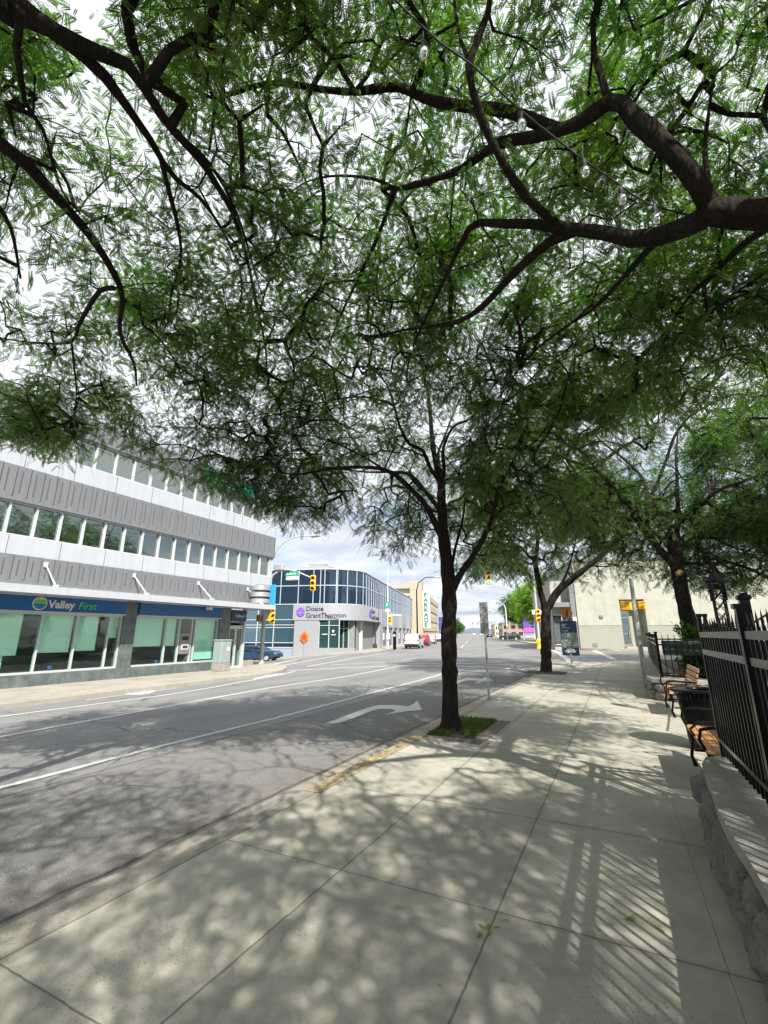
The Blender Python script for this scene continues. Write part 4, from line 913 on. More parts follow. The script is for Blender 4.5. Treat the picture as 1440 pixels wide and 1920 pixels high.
# curved low gate bars between
ar = empty('iron_archway', (0, 0, 0), RN, 'black iron lattice archway with a pointed lantern top set back behind the benches', 'archway')
def lattice(mb, c, w, z0, z1, lean=0.0):
    u, v = c; h = w / 2; z = z0
    for i, j in ((-1, -1), (1, -1), (1, 1), (-1, 1)): mb.tube([(u + i * h, v + j * h, z0), (u + i * h, v + j * h, z1)], .014, 5)
    while z < z1 - .05:
        zz = min(z + .20, z1); C_ = [(u - h, v - h), (u + h, v - h), (u + h, v + h), (u - h, v + h)]
        for k in range(4):
            p, q = C_[k], C_[(k + 1) % 4]; mb.tube([(p[0], p[1], z), (q[0], q[1], zz)], .008, 4); mb.tube([(q[0], q[1], z), (p[0], p[1], zz)], .008, 4)
        z = zz
mb = MB(); lattice(mb, (14.6, -1.72), .22, 0, 3.2); mb.build('lattice_column', M['black'], ar)
mb = MB(); lattice(mb, (10.5, -1.8), .17, 0, 2.5); mb.build('lattice_column', M['black'], ar)
mb = MB()
for o_ in (-.11, .11):
    mb.tube([(14.6 - 4.1 * k / 14, -1.72 - .08 * k / 14 + o_, 3.0 - .6 * k / 14 + .3 * math.sin(math.pi * k / 14)) for k in range(15)], .014, 5)
for k in range(14):
    a0 = (14.6 - 4.1 * k / 14, -1.72 - .08 * k / 14, 3.0 - .6 * k / 14 + .3 * math.sin(math.pi * k / 14)); mb.tube([(a0[0], a0[1] - .11, a0[2]), (a0[0] - .3, a0[1] + .11, a0[2] - .02)], .008, 4)
mb.build('arch', M['black'], ar)
mb = MB(); lattice(mb, (10.5, -1.8), .21, 2.2, 2.55); mb.lathe([(.15, 0), (.16, .03), (.02, .24), (.012, .36)], 4, (10.5, -1.8, 2.53)); mb.build('lantern', M['black'], ar)
g2 = empty('iron_gate', (0, 0, 0), RN, 'low iron gate with a rising top rail beneath the lattice archway', 'gate')
pts = [(12.2 - .32 * k, -2.1, 1.55 + .45 * (k / 13) ** 1.2) for k in range(14)]; MB().tube(pts, .016, 6).build('top_rail', M['black'], g2); mb = MB()
for p in pts: mb.tube([(p[0], p[1], .1), (p[0], p[1], p[2])], .011, 5)
mb.build('picket_panel', M['black'], g2); MB().bar((12.2, -2.1, .3), (8.0, -2.1, .3), .03).build('rail', M['black'], g2)
# hanging planter of leafy plants on the far fence
pl = empty('planter_box', (0, 0, 0), RN, 'long dark planter box of leafy plants on the far iron fence', 'planter')
MB().bbox(14.32, 14.7, -3.3, -1.05, 1.05, 1.42, .02).build('box', mat('dark green box', (.012, .03, .022), .6), pl)

def bench(label):
    b = empty('bench', (0, 0, 0), RN, label, 'bench', 'slatted benches along the garden wall')
    Lb = 1.55
    for k in range(5): z = .44; v0 = -.0 - k * .088; MB().bbox(0, Lb, v0 - .078, v0, z, z + .03, .006).build('seat_slat', M['wood'], b)
    for k in range(4):
        z = .56 + k * .098; v0 = -.455 - .028 * k; o = MB().bbox(0, Lb, -.015, .015, 0, .082, .006).build('back_slat', M['wood'], b); o.location = (0, v0, z); o.rotation_euler = (R(14), 0, 0)
    for x in (.06, Lb - .06):
        MB().tube([(x, -.04, .0), (x, -.01, .12), (x, -.05, .30), (x, -.03, .43)], [.028, .02, .02, .024], 8).tube([(x, -.50, 0), (x, -.43, .15), (x, -.42, .30), (x, -.45, .43)], [.028, .02, .02, .024], 8).bar((x, -.02, .425), (x, -.46, .425), .035, .03).bar((x, -.05, .18), (x, -.43, .18), .02).build('leg', M['black'], b)
        MB().tube([(x, -.01, .45), (x, .035, .56), (x, .01, .655), (x, -.10, .68), (x, -.30, .67), (x, -.50, .66)], .017, 8).tube([(x, -.45, .43), (x, -.48, .66), (x, -.57, .96)], .017, 8).build('armrest', M['black'], b)
    MB().tube([(Lb / 2, -.0, .47), (Lb / 2, .03, .54), (Lb / 2, -.06, .62), (Lb / 2, -.25, .62), (Lb / 2, -.45, .60)], .014, 8).build('centre_arm', M['black'], b)
    MB().bar((.06, -.44, .2), (Lb - .06, -.44, .2), .022).build('stretcher', M['black'], b)
    return b
b1 = bench('honey coloured slatted bench with black iron arms at the end of the nearest stone wall'); p = W(5.85, -.66); b1.location = (p.x, p.y, 0)
b2 = copy_tree(b1); b2['label'] = 'slatted bench with its backrest showing above the black litter bin'; p = W(11.1, -.80); b2.location = (p.x, p.y, 0)
# litter bin of black steel straps
bp_ = W(8.4, -1.0); bn = empty('litter_bin', (bp_.x, bp_.y, 0), RN, 'black strap steel litter bin with a flared rim between the two benches', 'litter bin')
mb = MB()
for k in range(36):
    a = 2 * math.pi * k / 36; c, s_ = math.cos(a), math.sin(a); t = Vector((-s_, c, 0)) * .018
    P = [(.235, .06), (.27, .40), (.315, .75), (.35, .84), (.41, .875)]
    for (r0, z0), (r1, z1) in zip(P[:-1], P[1:]):
        a0 = Vector((c * r0, s_ * r0, z0)); a1 = Vector((c * r1, s_ * r1, z1)); nn = Vector((c, s_, 0)) * .005
        mb.add([a0 - t, a0 + t, a1 + t, a1 - t, a0 - t + nn, a0 + t + nn, a1 + t + nn, a1 - t + nn], [(0, 1, 2, 3), (7, 6, 5, 4), (0, 4, 5, 1), (1, 5, 6, 2), (2, 6, 7, 3), (3, 7, 4, 0)])
mb.build('strap_body', M['black'], bn); bn.scale = (.96, .96, .90)
MB().tube([(.41 * math.cos(2 * math.pi * k / 32), .41 * math.sin(2 * math.pi * k / 32), .885) for k in range(33)], .016, 8, caps=False).build('rim', M['black'], bn, smooth=True)
MB().lathe([(.22, .02), (.22, .06), (.25, .10), (.30, .78), (.29, .80)], 28).build('liner', M['rubber'], bn, smooth=True)
MB().lathe([(.19, 0), (.21, .02), (.19, .06)], 20).build('foot', M['black'], bn)
MB().tube([(.40, -.25, .90), (.28, -.28, .96), (.0, -.3, .975), (-.28, -.28, .96), (-.40, -.25, .9)], .012, 6).build('handle', M['black'], bn)
MB().lathe([(.40, 0), (.34, .015), (.20, .02), (.19, 0)], 28, (0, 0, .885)).build('lid_ring', M['black'], bn, smooth=True)

# ------------------------------------------------------------------ sign on a post in the pavement
q = gp(917, 1312, .13); sp_ = empty('parking_sign', (q.x, q.y, q.z), RN, 'grey backs of narrow parking signs on a thin post beside the nearest kerb tree', 'sign')
MB().tube([(0, 0, 0), (0, 0, 2.3)], .028, 10).tube([(0, 0, 0), (0, 0, .1)], .036, 10).build('post', M['gpole'], sp_, smooth=True)
gb = mat('weathered sign back', (.22, .22, .21), .6, noise=(14, .25))
MB().bbox(-.045, -.035, -.11, .11, 1.90, 2.40, .003).build('sign_plate', gb, sp_); MB().bbox(-.045, -.035, -.11, .11, 1.60, 1.89, .003).build('sign_plate', gb, sp_)
for z in (1.68, 1.82, 2.0, 2.3): MB().box(-.034, -.026, -.06, .06, z - .015, z + .015).build('bracket', M['steel'], sp_)
# ------------------------------------------------------------------ wayfinding board
q = gp(1073, 1249, .13); wf = empty('wayfinding_sign', (q.x, q.y, q.z), RN - R(8), 'navy information board with a street map and an orange round information disc above', 'sign')
wf.scale = (.87, .87, .87)
MB().lathe([(.26, 0), (.26, .05), (.1, .08)], 16).build('base', M['steel'], wf); MB().tube([(0, 0, 0), (0, 0, .75)], .06, 10).build('post', M['steel'], wf)
MB().bbox(-.05, .05, -.45, .45, .55, 2.42, .02).build('panel', M['navy'], wf)
MB().box(-.06, -.05, -.42, .42, 1.02, 1.78).build('map', mat('street map print', (.17, .26, .20), .6, noise=(9, .4)), wf)
mb = MB(); r_ = random.Random(4)
for k in range(7): y = -.38 + k * .12; mb.bar((-.063, y, 1.04), (-.063, y + r_.uniform(-.06, .06), 1.76), .002, .02)
for k in range(5): z = 1.1 + k * .14; mb.bar((-.064, -.41, z), (-.064, .41, z + r_.uniform(-.05, .05)), .002, .02)
mb.build('map_lines', mat('map road print', (.42, .46, .42), .6), wf)
for k, (z, ln) in enumerate(((2.22, .34), (2.12, .22), (2.02, .42), (1.93, .3), (1.86, .36))): MB().box(-.06, -.05, .36 - ln, .36, z, z + .035).build('text_line', M['white_p'] if k != 3 else M['bluesign'], wf)
MB().box(-.062, -.05, -.42, .42, .985, 1.0).build('text_line', M['white_p'], wf)
tr = [(-.2, .70), (.2, .70), (.22, .74), (.3, .75), (.29, .82), (.2, .85), (.16, .92), (.05, .91), (-.02, .95), (-.12, .92), (-.2, .9), (-.24, .84), (-.3, .82), (-.28, .74)]
MB().prism(tr, 'x', -.064, -.05).build('emblem', M['white_p'], wf)
dk = MB().lathe([(.001, -.03), (.30, -.03), (.30, .03), (.001, .03)], 32).build('disc', mat('orange enamel', (.62, .22, .03), .45), wf, loc=(0, 0, 2.86)); dk.rotation_euler = (0, R(90), 0)
lettering('i', .56, frame_m((-.035, .08, 2.66), (0, -1, 0), (.0, -.15, 1)), mat('disc letter', (.10, .05, .02), .5), wf, bold=.02)
MB().box(-.03, .03, -.04, .04, 2.42, 2.62).build('disc_post', M['steel'], wf)

# ------------------------------------------------------------------ traffic signals
def head(parent, loc, rz, lit=None, n=3, back=False, scale=1.0, mt='yel'):
    h = MB()
    H = .34 * n
    ho = h.bbox(-.10, .10, -.17, .17, 0, H, .03).build('signal_head', M[mt], parent, loc=loc, rz=rz)
    ho.scale = (scale,) * 3
    for k in range(n):
        z = H - .17 - k * .34
        v = MB(); pts = []
        for q_ in range(13):
            a = math.pi * (q_ / 12) * 1.3 - math.pi * .15; pts.append((math.cos(a) * .13, math.sin(a) * .13))
        vs = [(-.10, y, z + w) for y, w in pts] + [(-.34 + .1 * abs(y) / .13, y, z + w - .03) for y, w in pts] + [(-.10, y * .92, z + w * .92) for y, w in pts] + [(-.34 + .1 * abs(y) / .13, y * .92, z + w * .92 - .03) for y, w in pts]
        N = 13; fs = [(i, i + 1, N + i + 1, N + i) for i in range(N - 1)] + [(2 * N + i + 1, 2 * N + i, 3 * N + i, 3 * N + i + 1) for i in range(N - 1)] + [(N + i, N + i + 1, 3 * N + i + 1, 3 * N + i) for i in range(N - 1)]
        v.add(vs, fs).build('visor', M[mt], ho)
        l = MB().lathe([(.001, 0), (.105, 0), (.105, .02), (.001, .03)], 18).build('lens', M['lens_g'] if lit == k else M['lens_off'], ho, loc=(-.10, 0, z)); l.rotation_euler = (0, R(-90), 0)
    return ho
# left near corner: pole, mast arm, head on the arm, street name plate, lamp arm
q = W(23.3, 20.35); q = Vector((q.x, q.y, gz(q.x, q.y) + .13)); tp = empty('traffic_signal', (q.x, q.y, q.z), RN, 'grey traffic signal pole outside the bank doors with yellow side mounted heads', 'traffic signal')
MB().tube([(0, 0, 0), (0, 0, 9.0)], [.13, .09], 12).lathe([(.2, 0), (.2, .12), (.14, .16)], 14).build('pole', M['gpole'], tp, smooth=True)
def loc_on(px, py, obj_loc, depth_y):                                   # into a thing's own near-street frame
    P = aty(px, py, depth_y) - Vector(obj_loc); return Vector((P.dot(UD), P.dot(VD), P.z))
Lq = lambda x, y, d=0: loc_on(x, y, q, q.y + d)
p_ = Lq(505, 1160)
head(tp, (p_.x + .1, p_.y, 2.55), R(150)); head(tp, (.15, -.42, 2.5), R(75)); MB().bbox(-.2, .05, .15, .5, 2.62, 3.05, .03).bbox(-.05, .0, .18, .47, 2.66, 3.0, .01).build('pedestrian_signal', mat('amber box', (.45, .20, .03), .5), tp)
MB().bar((0, -.4, 2.7), (0, .2, 2.7), .05).bar((0, -.4, 3.35), (0, .0, 3.35), .05).build('bracket', M['gpole'], tp)
a0 = Lq(500, 1115); a1 = Lq(590, 1087); top = 7.3
arm = MB().tube([Lq(501, 1100), Lq(512, 1078), Lq(530, 1066), Lq(555, 1071), Lq(583, 1083)], [.07, .065, .06, .05, .04], 10).build('mast_arm', M['gpole'], tp, smooth=True)
h_ = Lq(586, 1105); hd = head(tp, (h_.x, h_.y - .02, h_.z - .1), R(25))
g1 = Lq(547, 1076); MB().bbox(g1.x - .02, g1.x + .02, g1.y - .55, g1.y + .55, g1.z - .16, g1.z + .17, .01).build('street_name_plate', M['green'], tp)
for k, y in enumerate((.36, .22, .10, -.04, -.22, -.34)): MB().box(g1.x - .03, g1.x - .02, g1.y + y - .035, g1.y + y + .035, g1.z - .06, g1.z + .08 - .05 * (k % 2)).build('text_line', M['white_p'], tp)
g1 = Lq(549, 1085); MB().bbox(g1.x - .25, g1.x + .05, g1.y - .5, g1.y + .4, g1.z - .12, g1.z + .12, .03).build('detector', M['white_p'], tp)
g1 = Lq(524, 1067); MB().bbox(g1.x - .2, g1.x + .2, g1.y - .35, g1.y + .35, g1.z - .1, g1.z + .3, .03).build('camera_box', M['gpole'], tp)
sl_ = q.copy()
lp = empty('street_lamp', (sl_.x, sl_.y, sl_.z), RN, 'curved grey lamp arm rising from the signal pole behind the bank corner', 'street lamp')
Lr = lambda x, y: loc_on(x, y, sl_, sl_.y)
MB().tube([(0, 0, 6.5), Lr(510, 1050), Lr(519, 1030), Lr(533, 1016), Lr(550, 1008), Lr(565, 1005), Lr(582, 1005)], [.10, .07, .06, .05, .045, .04, .04], 10).build('pole', M['gpole'], lp, smooth=True)
e1 = Lr(590, 1005); MB().bbox(e1.x - .15, e1.x + .15, e1.y - .35, e1.y + .3, e1.z - .08, e1.z + .07, .04).build('lamp_head', M['gpole'], lp)
# far left corner pole with parking sign and signal
q2 = gp(727, 1216, .13); fp = empty('traffic_signal', (q2.x, q2.y, q2.z), RF, 'grey signal pole with a green parking sign at the rounded glass corner', 'traffic signal')
Lf = lambda x, y: (lambda P: Vector((P.dot(SD), P.dot(TD), P.z)))(aty(x, y, q2.y) - q2)
MB().tube([(0, 0, 0), (0, 0, Lf(727, 1065).z)], [.12, .07], 10).build('pole', mat('pale steel pole', (.5, .52, .5), .5), fp, smooth=True)
zt = Lf(731, 1171).z; head(fp, (-.2, -.35, zt - .1), 0, lit=2)
z_ = Lf(729, 1134).z; MB().bbox(-.16, -.12, -.30, .30, z_ - .35, z_ + .35, .01).build('parking_sign', M['green'], fp)
lettering('P', .5, frame_m((-.17, .16, z_ - .18), (0, -1, 0), (0, 0, 1)), M['white_p'], fp, bold=.01); MB().box(-.16, -.12, -.3, .3, z_ - .8, z_ - .5).build('sign_plate', M['white_p'], fp)
z_ = Lf(735, 1154).z; MB().bbox(-.1, .1, -1.6, -.2, z_ - .05, z_ + .08, .03).build('detector', M['white_p'], fp)
MB().bbox(-.35, -.1, -.12, .12, 1.0, 1.5, .03).build('push_button', M['white_p'], fp)
# hanging head over the near lane
q3 = gp(1012, 1216, .13)
# overhead signal whose mast comes from the far right corner
ms = empty('traffic_signal', (q3.x, q3.y, q3.z), RF, 'signal at the far right kerb with a long mast arm and a lit green lens', 'traffic signal')
Lg = lambda x, y: (lambda P: Vector((P.dot(SD), P.dot(TD), P.z)))(aty(x, y, q3.y) - q3)
MB().tube([(0, 0, 0), (0, 0, Lg(1012, 1075).z)], [.13, .09], 10).build('pole', M['gpole'], ms, smooth=True)
MB().tube([(0, 0, Lg(1012, 1095).z), Lg(980, 1078), Lg(940, 1070), Lg(918, 1068)], [.08, .07, .06, .05], 8).build('mast_arm', M['gpole'], ms, smooth=True)
g4 = Lg(917, 1096); head(ms, (g4.x, g4.y, g4.z), 0, lit=2, scale=1.25); MB().tube([Lg(917, 1068), Lg(917, 1080)], .03, 6).build('hanger', M['gpole'], ms)
g4 = Lg(1011, 1166); head(ms, (g4.x - .1, g4.y + .1, g4.z), R(10), scale=1.1); 
g4 = Lg(1010, 1148); MB().bbox(g4.x - .1, g4.x, g4.y - .6, g4.y + .6, g4.z - .2, g4.z + .2, .02).build('sign_plate', M['white_p'], ms)
# near right corner pole, backs of the yellow boxes
q5 = gp(1206, 1250, .13); rp = empty('traffic_signal', (q5.x, q5.y, q5.z), RN, 'grey pole with two amber pedestrian boxes seen from behind before the cream wall', 'traffic signal')
Lh = lambda x, y: loc_on(x, y, q5, q5.y)
MB().tube([(0, 0, 0), (0, 0, Lh(1175, 1085).z)], [.11, .09], 12).build('pole', M['gpole'], rp, smooth=True)
z_ = Lh(1187, 1136).z
MB().bbox(-.25, .10, .14, .62, z_ - .23, z_ + .23, .05).build('pedestrian_signal', M['yel'], rp); MB().bbox(-.12, .25, -.46, -.12, z_ - .2, z_ + .2, .05).build('pedestrian_signal', M['yel'], rp); MB().bar((0, .5, z_), (0, -.4, z_), .06, .4).build('bracket', M['gpole'], rp)
z_ = Lh(1200, 1188).z; MB().lathe([(.001, 0), (.09, 0), (.09, .06), (.04, .06), (.04, .05)], 14, (0, 0, 0)).build('push_button', M['white_p'], rp, loc=(-.12, 0, z_)).rotation_euler = (0, R(-90), 0)
# far span signals
q6 = gp(905, 1191.5, 0); fs_ = empty('traffic_signal', (q6.x, q6.y, 0), RF, 'far off signal gantry spanning the street with three small heads', 'traffic signal')
MB().tube([(0, -3, 0), (0, -3, 11)], .2, 8).tube([(0, -3, 10.6), (0, 19, 11.4)], .12, 6).build('gantry', M['gpole'], fs_)
for y in (1.0, 3.6, 7.8): head(fs_, (-.3, y, 8.9), 0, scale=1.9, mt='orange')
# parking meter bollard, orange diamond, hydrant, pay station
def meter(q, label):
    m = empty('parking_meter', q, RF, label, 'parking meter'); MB().lathe([(.17, 0), (.17, 1.45), (.15, 1.5)], 14).build('post', M['black'], m, smooth=True)
    MB().lathe([(.19, 0), (.21, .1), (.16, .32), (.05, .38)], 14, (0, 0, 1.5)).build('meter_head', M['black'], m, smooth=True); MB().lathe([(.001, 0), (.12, 0), (.12, .02), (.001, .03)], 14).build('dial', M['white_p'], m, loc=(-.18, 0, 1.45)).rotation_euler = (0, R(-90), 0)
    return m
meter(gp(740, 1218, .13), 'black bollard shaped meter with a white dial on the far left pavement')
q7 = gp(569, 1229, .13); od = empty('warning_sign', (q7.x, q7.y, q7.z), RF, 'orange diamond roadworks sign on a thin stand before the grey office wall', 'sign')
MB().tube([(0, 0, 0), (0, 0, 2.0)], .03, 6).bar((-.3, -.4, .04), (.3, .4, .04), .05).bar((-.3, .4, .04), (.3, -.4, .04), .05).build('stand', M['steel'], od)
MB().prism([(0, 1.25), (.42, 1.65), (.42, 2.05), (0, 2.45), (-.42, 2.05), (-.42, 1.65)], 'x', -.05, -.03).build('diamond', M['orange'], od); MB().prism([(0, 1.5), (.18, 1.62), (.2, 1.9), (0, 2.1), (-.2, 1.9), (-.18, 1.62)], 'x', -.06, -.05).build('symbol', mat('sign symbol', (.35, .03, .01), .6), od)
q8 = gp(1011, 1216, .13); hy = empty('fire_hydrant', (q8.x, q8.y, q8.z), RF, 'bright yellow hydrant on the far right corner behind the second kerb tree', 'hydrant')
ym = mat('hydrant yellow', (.80, .58, .02), .45); MB().lathe([(.24, 0), (.24, .06), (.17, .08), (.17, .62), (.21, .64), (.21, .70), (.17, .74), (.10, .86), (.05, .9), (.05, .96)], 18).build('body', ym, hy, smooth=True)
for a in (0, 90, 180, 270): o = MB().lathe([(.09, 0), (.09, .22), (.06, .25)], 12).build('outlet', ym, hy, loc=(0, 0, .52)); o.rotation_euler = (R(90), 0, R(a))
q9 = gp(1147, 1215.5, .13); ky = empty('pay_station', (q9.x, q9.y, q9.z), RF, 'dark grey slanted pay station on the pavement before the cream wall', 'pay station')
MB().bbox(-.17, .17, -.22, .22, 0, 1.42, .03).build('body', mat('dark grey metal', (.035, .037, .04), .5), ky); MB().prism([(-.22, 1.42), (.24, 1.42), (.24, 1.62), (-.22, 1.86)], 'y', -.34, .34).build('solar_hood', M['black'], ky)
MB().box(-.185, -.17, -.14, .14, 1.2, 1.36).build('screen', M['white_p'], ky); MB().bbox(-.05, .05, -.5, -.22, .75, 1.0, .02).build('side_bracket', M['white_p'], ky)

# ------------------------------------------------------------------ street lamps far down the street
def lamp(q, h, arm_, label, col='white_p'):
    l = empty('street_lamp', q, RF, label, 'street lamp', 'curved street lamps along the far street')
    MB().tube([(0, 0, 0), (0, 0, h * .8), (0, arm_ * .1, h * .92), (0, arm_ * .45, h), (0, arm_, h)], [.14, .10, .08, .07, .06], 8).build('pole', M[col], l, smooth=True); MB().bbox(-.18, .18, arm_ - .4, arm_ + .4, h - .12, h + .06, .05).build('lamp_head', M['gpole'], l)
    return l
def lamp_px(xb, yb, xt, yt, arm_, label, col='white_p'):
    q = gp(xb, yb, .13); h = aty(xt, yt, q.y).z - q.z; return lamp(q, h, arm_, label, col)
lamp_px(952, 1200, 947, 1127, 3.4, 'tall white curved lamp nearest on the right side of the far street')
lamp_px(934, 1196, 928, 1144, 4.2, 'shorter white curved lamp left of the tallest lamp against the green trees')
lamp_px(917, 1194, 914, 1156, 4.5, 'small distant grey lamp just beyond the dark pickup', 'gpole')
lamp_px(783, 1208, 781, 1083, -3.4, 'dark slim lamp before the car park wall', 'black')
lamp_px(822, 1198, 822, 1138, -4.0, 'thin grey lamp at the far end of the car park', 'gpole')

# ------------------------------------------------------------------ cars
def make_car(kind, paint, label, group=None):
    """x forward, origin on the ground under the middle"""
    c = empty('parked_car', (0, 0, 0), 0, label, 'car', group)
    suv = kind == 'suv'; L_, Wd, H = (4.6, .92, 1.70) if suv else (4.5, .90, 1.46)
    if kind == 'truck': L_, Wd, H = 5.4, .98, 1.85
    belt = H * .60
    if suv: S_ = [(-2.30, .55, .92, .92), (-2.24, .36, 1.06, 1.10), (-2.10, .30, 1.06, 1.52), (-1.85, .28, 1.05, 1.66), (-.6, .26, 1.02, 1.70), (.35, .26, 1.0, 1.64), (.85, .26, .98, 1.34), (1.25, .26, 1.0, 1.02), (2.0, .28, .90, .91), (2.25, .36, .74, .75), (2.30, .5, .6, .62)]
    else: S_ = [(-2.25, .55, .86, .86), (-2.20, .36, .96, .98), (-2.02, .30, .97, 1.16), (-1.5, .28, .96, 1.40), (-.5, .24, .93, 1.47), (.2, .24, .92, 1.42), (.75, .24, .90, 1.16), (1.15, .24, .90, .93), (1.95, .28, .80, .82), (2.2, .36, .66, .68), (2.25, .5, .56, .58)]
    vs = []; fs = []
    for x, z0, zb, zt in S_:
        e = 1 - .10 * (abs(x) / 2.3) ** 3; w = Wd * e; cab = zt - zb; wt_ = w - .03 - .36 * cab * .5
        prof = [(w * .86, z0), (w * .98, z0 + .10), (w, (z0 + zb) / 2), (w * .975, zb), (w * .95, zb + .015), (wt_ if cab > .05 else w * .9, zt - .05 if cab > .05 else zt - .0), (wt_ - .12 if cab > .05 else w * .55, zt), (0, zt + .02)]
        full = prof + [(-y, z) for y, z in prof[-2::-1]]; vs += [(x, y, z) for y, z in full]
    n = 15
    for i in range(len(S_) - 1):
        for j in range(n - 1): fs.append((i * n + j, (i + 1) * n + j, (i + 1) * n + j + 1, i * n + j + 1))
        fs.append((i * n + n - 1, (i + 1) * n + n - 1, (i + 1) * n, i * n))
    fs.append(tuple(range(n))); fs.append(tuple((len(S_) - 1) * n + k for k in range(n - 1, -1, -1)))
    body = MB().add(vs, fs).build('body', paint, c, smooth=True)
    # glass: side panes and screens laid just proud of the cabin
    def sec(x):
        for a, b in zip(S_[:-1], S_[1:]):
            if a[0] <= x <= b[0]: k = (x - a[0]) / (b[0] - a[0]); return [a[i] + (b[i] - a[i]) * k for i in range(4)]
    def side_pt(x, f, sgn):
        _, z0, zb, zt = sec(x); e = 1 - .10 * (abs(x) / 2.3) ** 3; w = Wd * e; cab = zt - zb; wt_ = w - .03 - .18 * cab
        y = w * .95 + (wt_ - w * .95) * f; z = zb + .03 + (zt - .06 - zb - .03) * f; return (x, sgn * (y + .012), z)
    for sgn in (-1, 1):
        for xa, xb in ((-1.75 if suv else -1.45, -.95), (-.88, .02), (.09, .78)):
            N = 6; V_ = [side_pt(xa + (xb - xa) * k / N, f, sgn) for k in range(N + 1) for f in (.04, .88)]
            MB().add(V_, [(2 * k, 2 * k + 2, 2 * k + 3, 2 * k + 1) for k in range(N)]).build('side_window', M['cglass'], c)
    def screen(xa, xb, nm, lo=.06, hi=.94):
        V_ = []
        for k in (lo, hi):
            x = xa + (xb - xa) * k; _, z0, zb, zt = sec(x); e = 1 - .10 * (abs(x) / 2.3) ** 3; cab = zt - zb; w = Wd * e - .03 - .18 * cab - .10
            for y in (-w, -w * .5, 0, w * .5, w): V_.append((x + (.02 if xb > xa and xa > 0 else -.02), y, zt + .035 - .03 * (y / w) ** 2))
        MB().add(V_, [(k, k + 1, 6 + k, 5 + k) for k in range(4)]).build(nm, M['cglass'], c)
    screen(1.15 if not suv else 1.2, .38 if suv else .25, 'windscreen'); screen(-2.20, -1.9 if suv else -1.55, 'rear_window', .25 if suv else .35, .98)
    wx = 1.38
    for x in (-wx, wx):
        for sgn in (-1, 1):
            w = MB().lathe([(.20, -.10), (.31, -.11), (.335, -.08), (.335, .08), (.31, .11), (.20, .10)], 24).build('wheel', M['tyre'], c, smooth=True, loc=(x, sgn * (Wd - .13), .335)); w.rotation_euler = (R(90), 0, 0)
            rm = MB().lathe([(.001, .0), (.06, .015), (.07, -.0), (.20, -.01), (.215, .03), (.215, .0)], 20); 
            for k in range(5): a = k * 2 * math.pi / 5; rm.bar((0, 0, .01), (.2 * math.cos(a), .2 * math.sin(a), .01), .05, .03)
            rm.build('rim', M['alu'], w, loc=(0, 0, -sgn * .10))
            MB().tube([(x + .40 * math.cos(a), sgn * (Wd + .0), .335 + .40 * math.sin(a)) for a in [math.pi * k / 10 for k in range(11)]], .022, 5).build('wheel_arch', M['rubber'], c)
            # dark wheel well
    for sgn in (-1, 1):
        MB().bbox(-2.30, -2.12, sgn * (Wd - .16) - .13, sgn * (Wd - .16) + .13, .86 if suv else .74, 1.06 if suv else .90, .03).build('tail_light', M['red'], c)
        MB().bbox(2.08, 2.27, sgn * (Wd - .22) - .14, sgn * (Wd - .22) + .14, .62, .74, .03).build('headlight', M['alu'], c); MB().bbox(.62, .78, sgn * (Wd + .10) - .10, sgn * (Wd + .10) + .06, belt, belt + .13, .03).build('mirror', paint, c)
    MB().bbox(-2.36, -2.15, -Wd + .08, Wd - .08, .34, .56, .05).build('bumper', M['rubber'] if suv else paint, c); MB().bbox(2.1, 2.34, -Wd + .1, Wd - .1, .30, .50, .05).build('bumper', M['rubber'], c)
    MB().box(-2.345, -2.33, -.26, .26, .60, .73).build('licence_plate', M['white_p'], c)
    MB().box(-2.0, 2.0, -Wd + .1, Wd - .1, .18, .40).build('underbody', M['rubber'], c)
    if kind == 'truck': c.scale = (1.12, 1.05, 1.1)
    return c
def paint(nm, col): m = mat(nm, col, .32, .35, .5, coat=.8); return m
def place(c, q, ang): c.location = (q.x, q.y, gz(q.x, q.y)); c.rotation_euler = (0, 0, ang); return c
cg = 'cars parked along the far left kerb'
k1 = place(make_car('suv', paint('white car paint', (.72, .73, .74)), 'white sport utility car, nearest of the cars parked past the glass offices', cg), S(56.5, 6.9), RF - R(2))
k2 = place(make_car('suv', paint('red car paint', (.38, .012, .02)), 'dark red sport utility car parked in front of the nearest white one', cg), S(67, 6.9), RF)
k3 = place(make_car('sedan', paint('silver car paint', (.42, .44, .46)), 'silver car parked ahead of the dark red one', cg), S(80, 6.95), RF)
k4 = place(make_car('suv', bpy.data.materials['white car paint'], 'second white car, beside the car park and ahead of the silver one', cg), S(103, 6.8), RF)
cr = aty(481, 1237, 42); k5 = place(make_car('suv', paint('blue car paint', (.03, .075, .15)), 'blue hatchback stopped on the sloping side street behind the signal pole'), cr, 0)
k5.scale = (.95, .95, .86); k5.rotation_euler = (0, R(-5), RF - math.pi / 2 + R(1)); k5.location.z -= .02
bp0 = gp(918, 1195.5, 0); k6 = place(make_car('truck', paint('black car paint', (.02, .022, .03)), 'dark pickup sized car far off on the right side of the street'), bp0, RF)
b7 = gp(986, 1200.5, 0)
k7 = place(make_car('sedan', bpy.data.materials['black car paint'], 'black car parked beside the purple and pink advertising board'), b7 + TD * 3 + SD * 3, RF + R(80))
sil = bpy.data.materials['silver car paint']
far = [('copy', k4, S(150, 7.2), 'tiny far white car first in the distant left row', RF), ('copy', k2, S(190, 7.4), 'tiny far red car in the distant left row', RF), ('copy', k3, S(240, 8.4), 'tiny far silver car last in the distant left row', RF), ('copy', k1, S(330, -1.5), 'tiny white car driving towards the viewer down the far street', RF + math.pi), ('copy', k3, S(290, -5.5), 'tiny silver car far along the right lane', RF)]
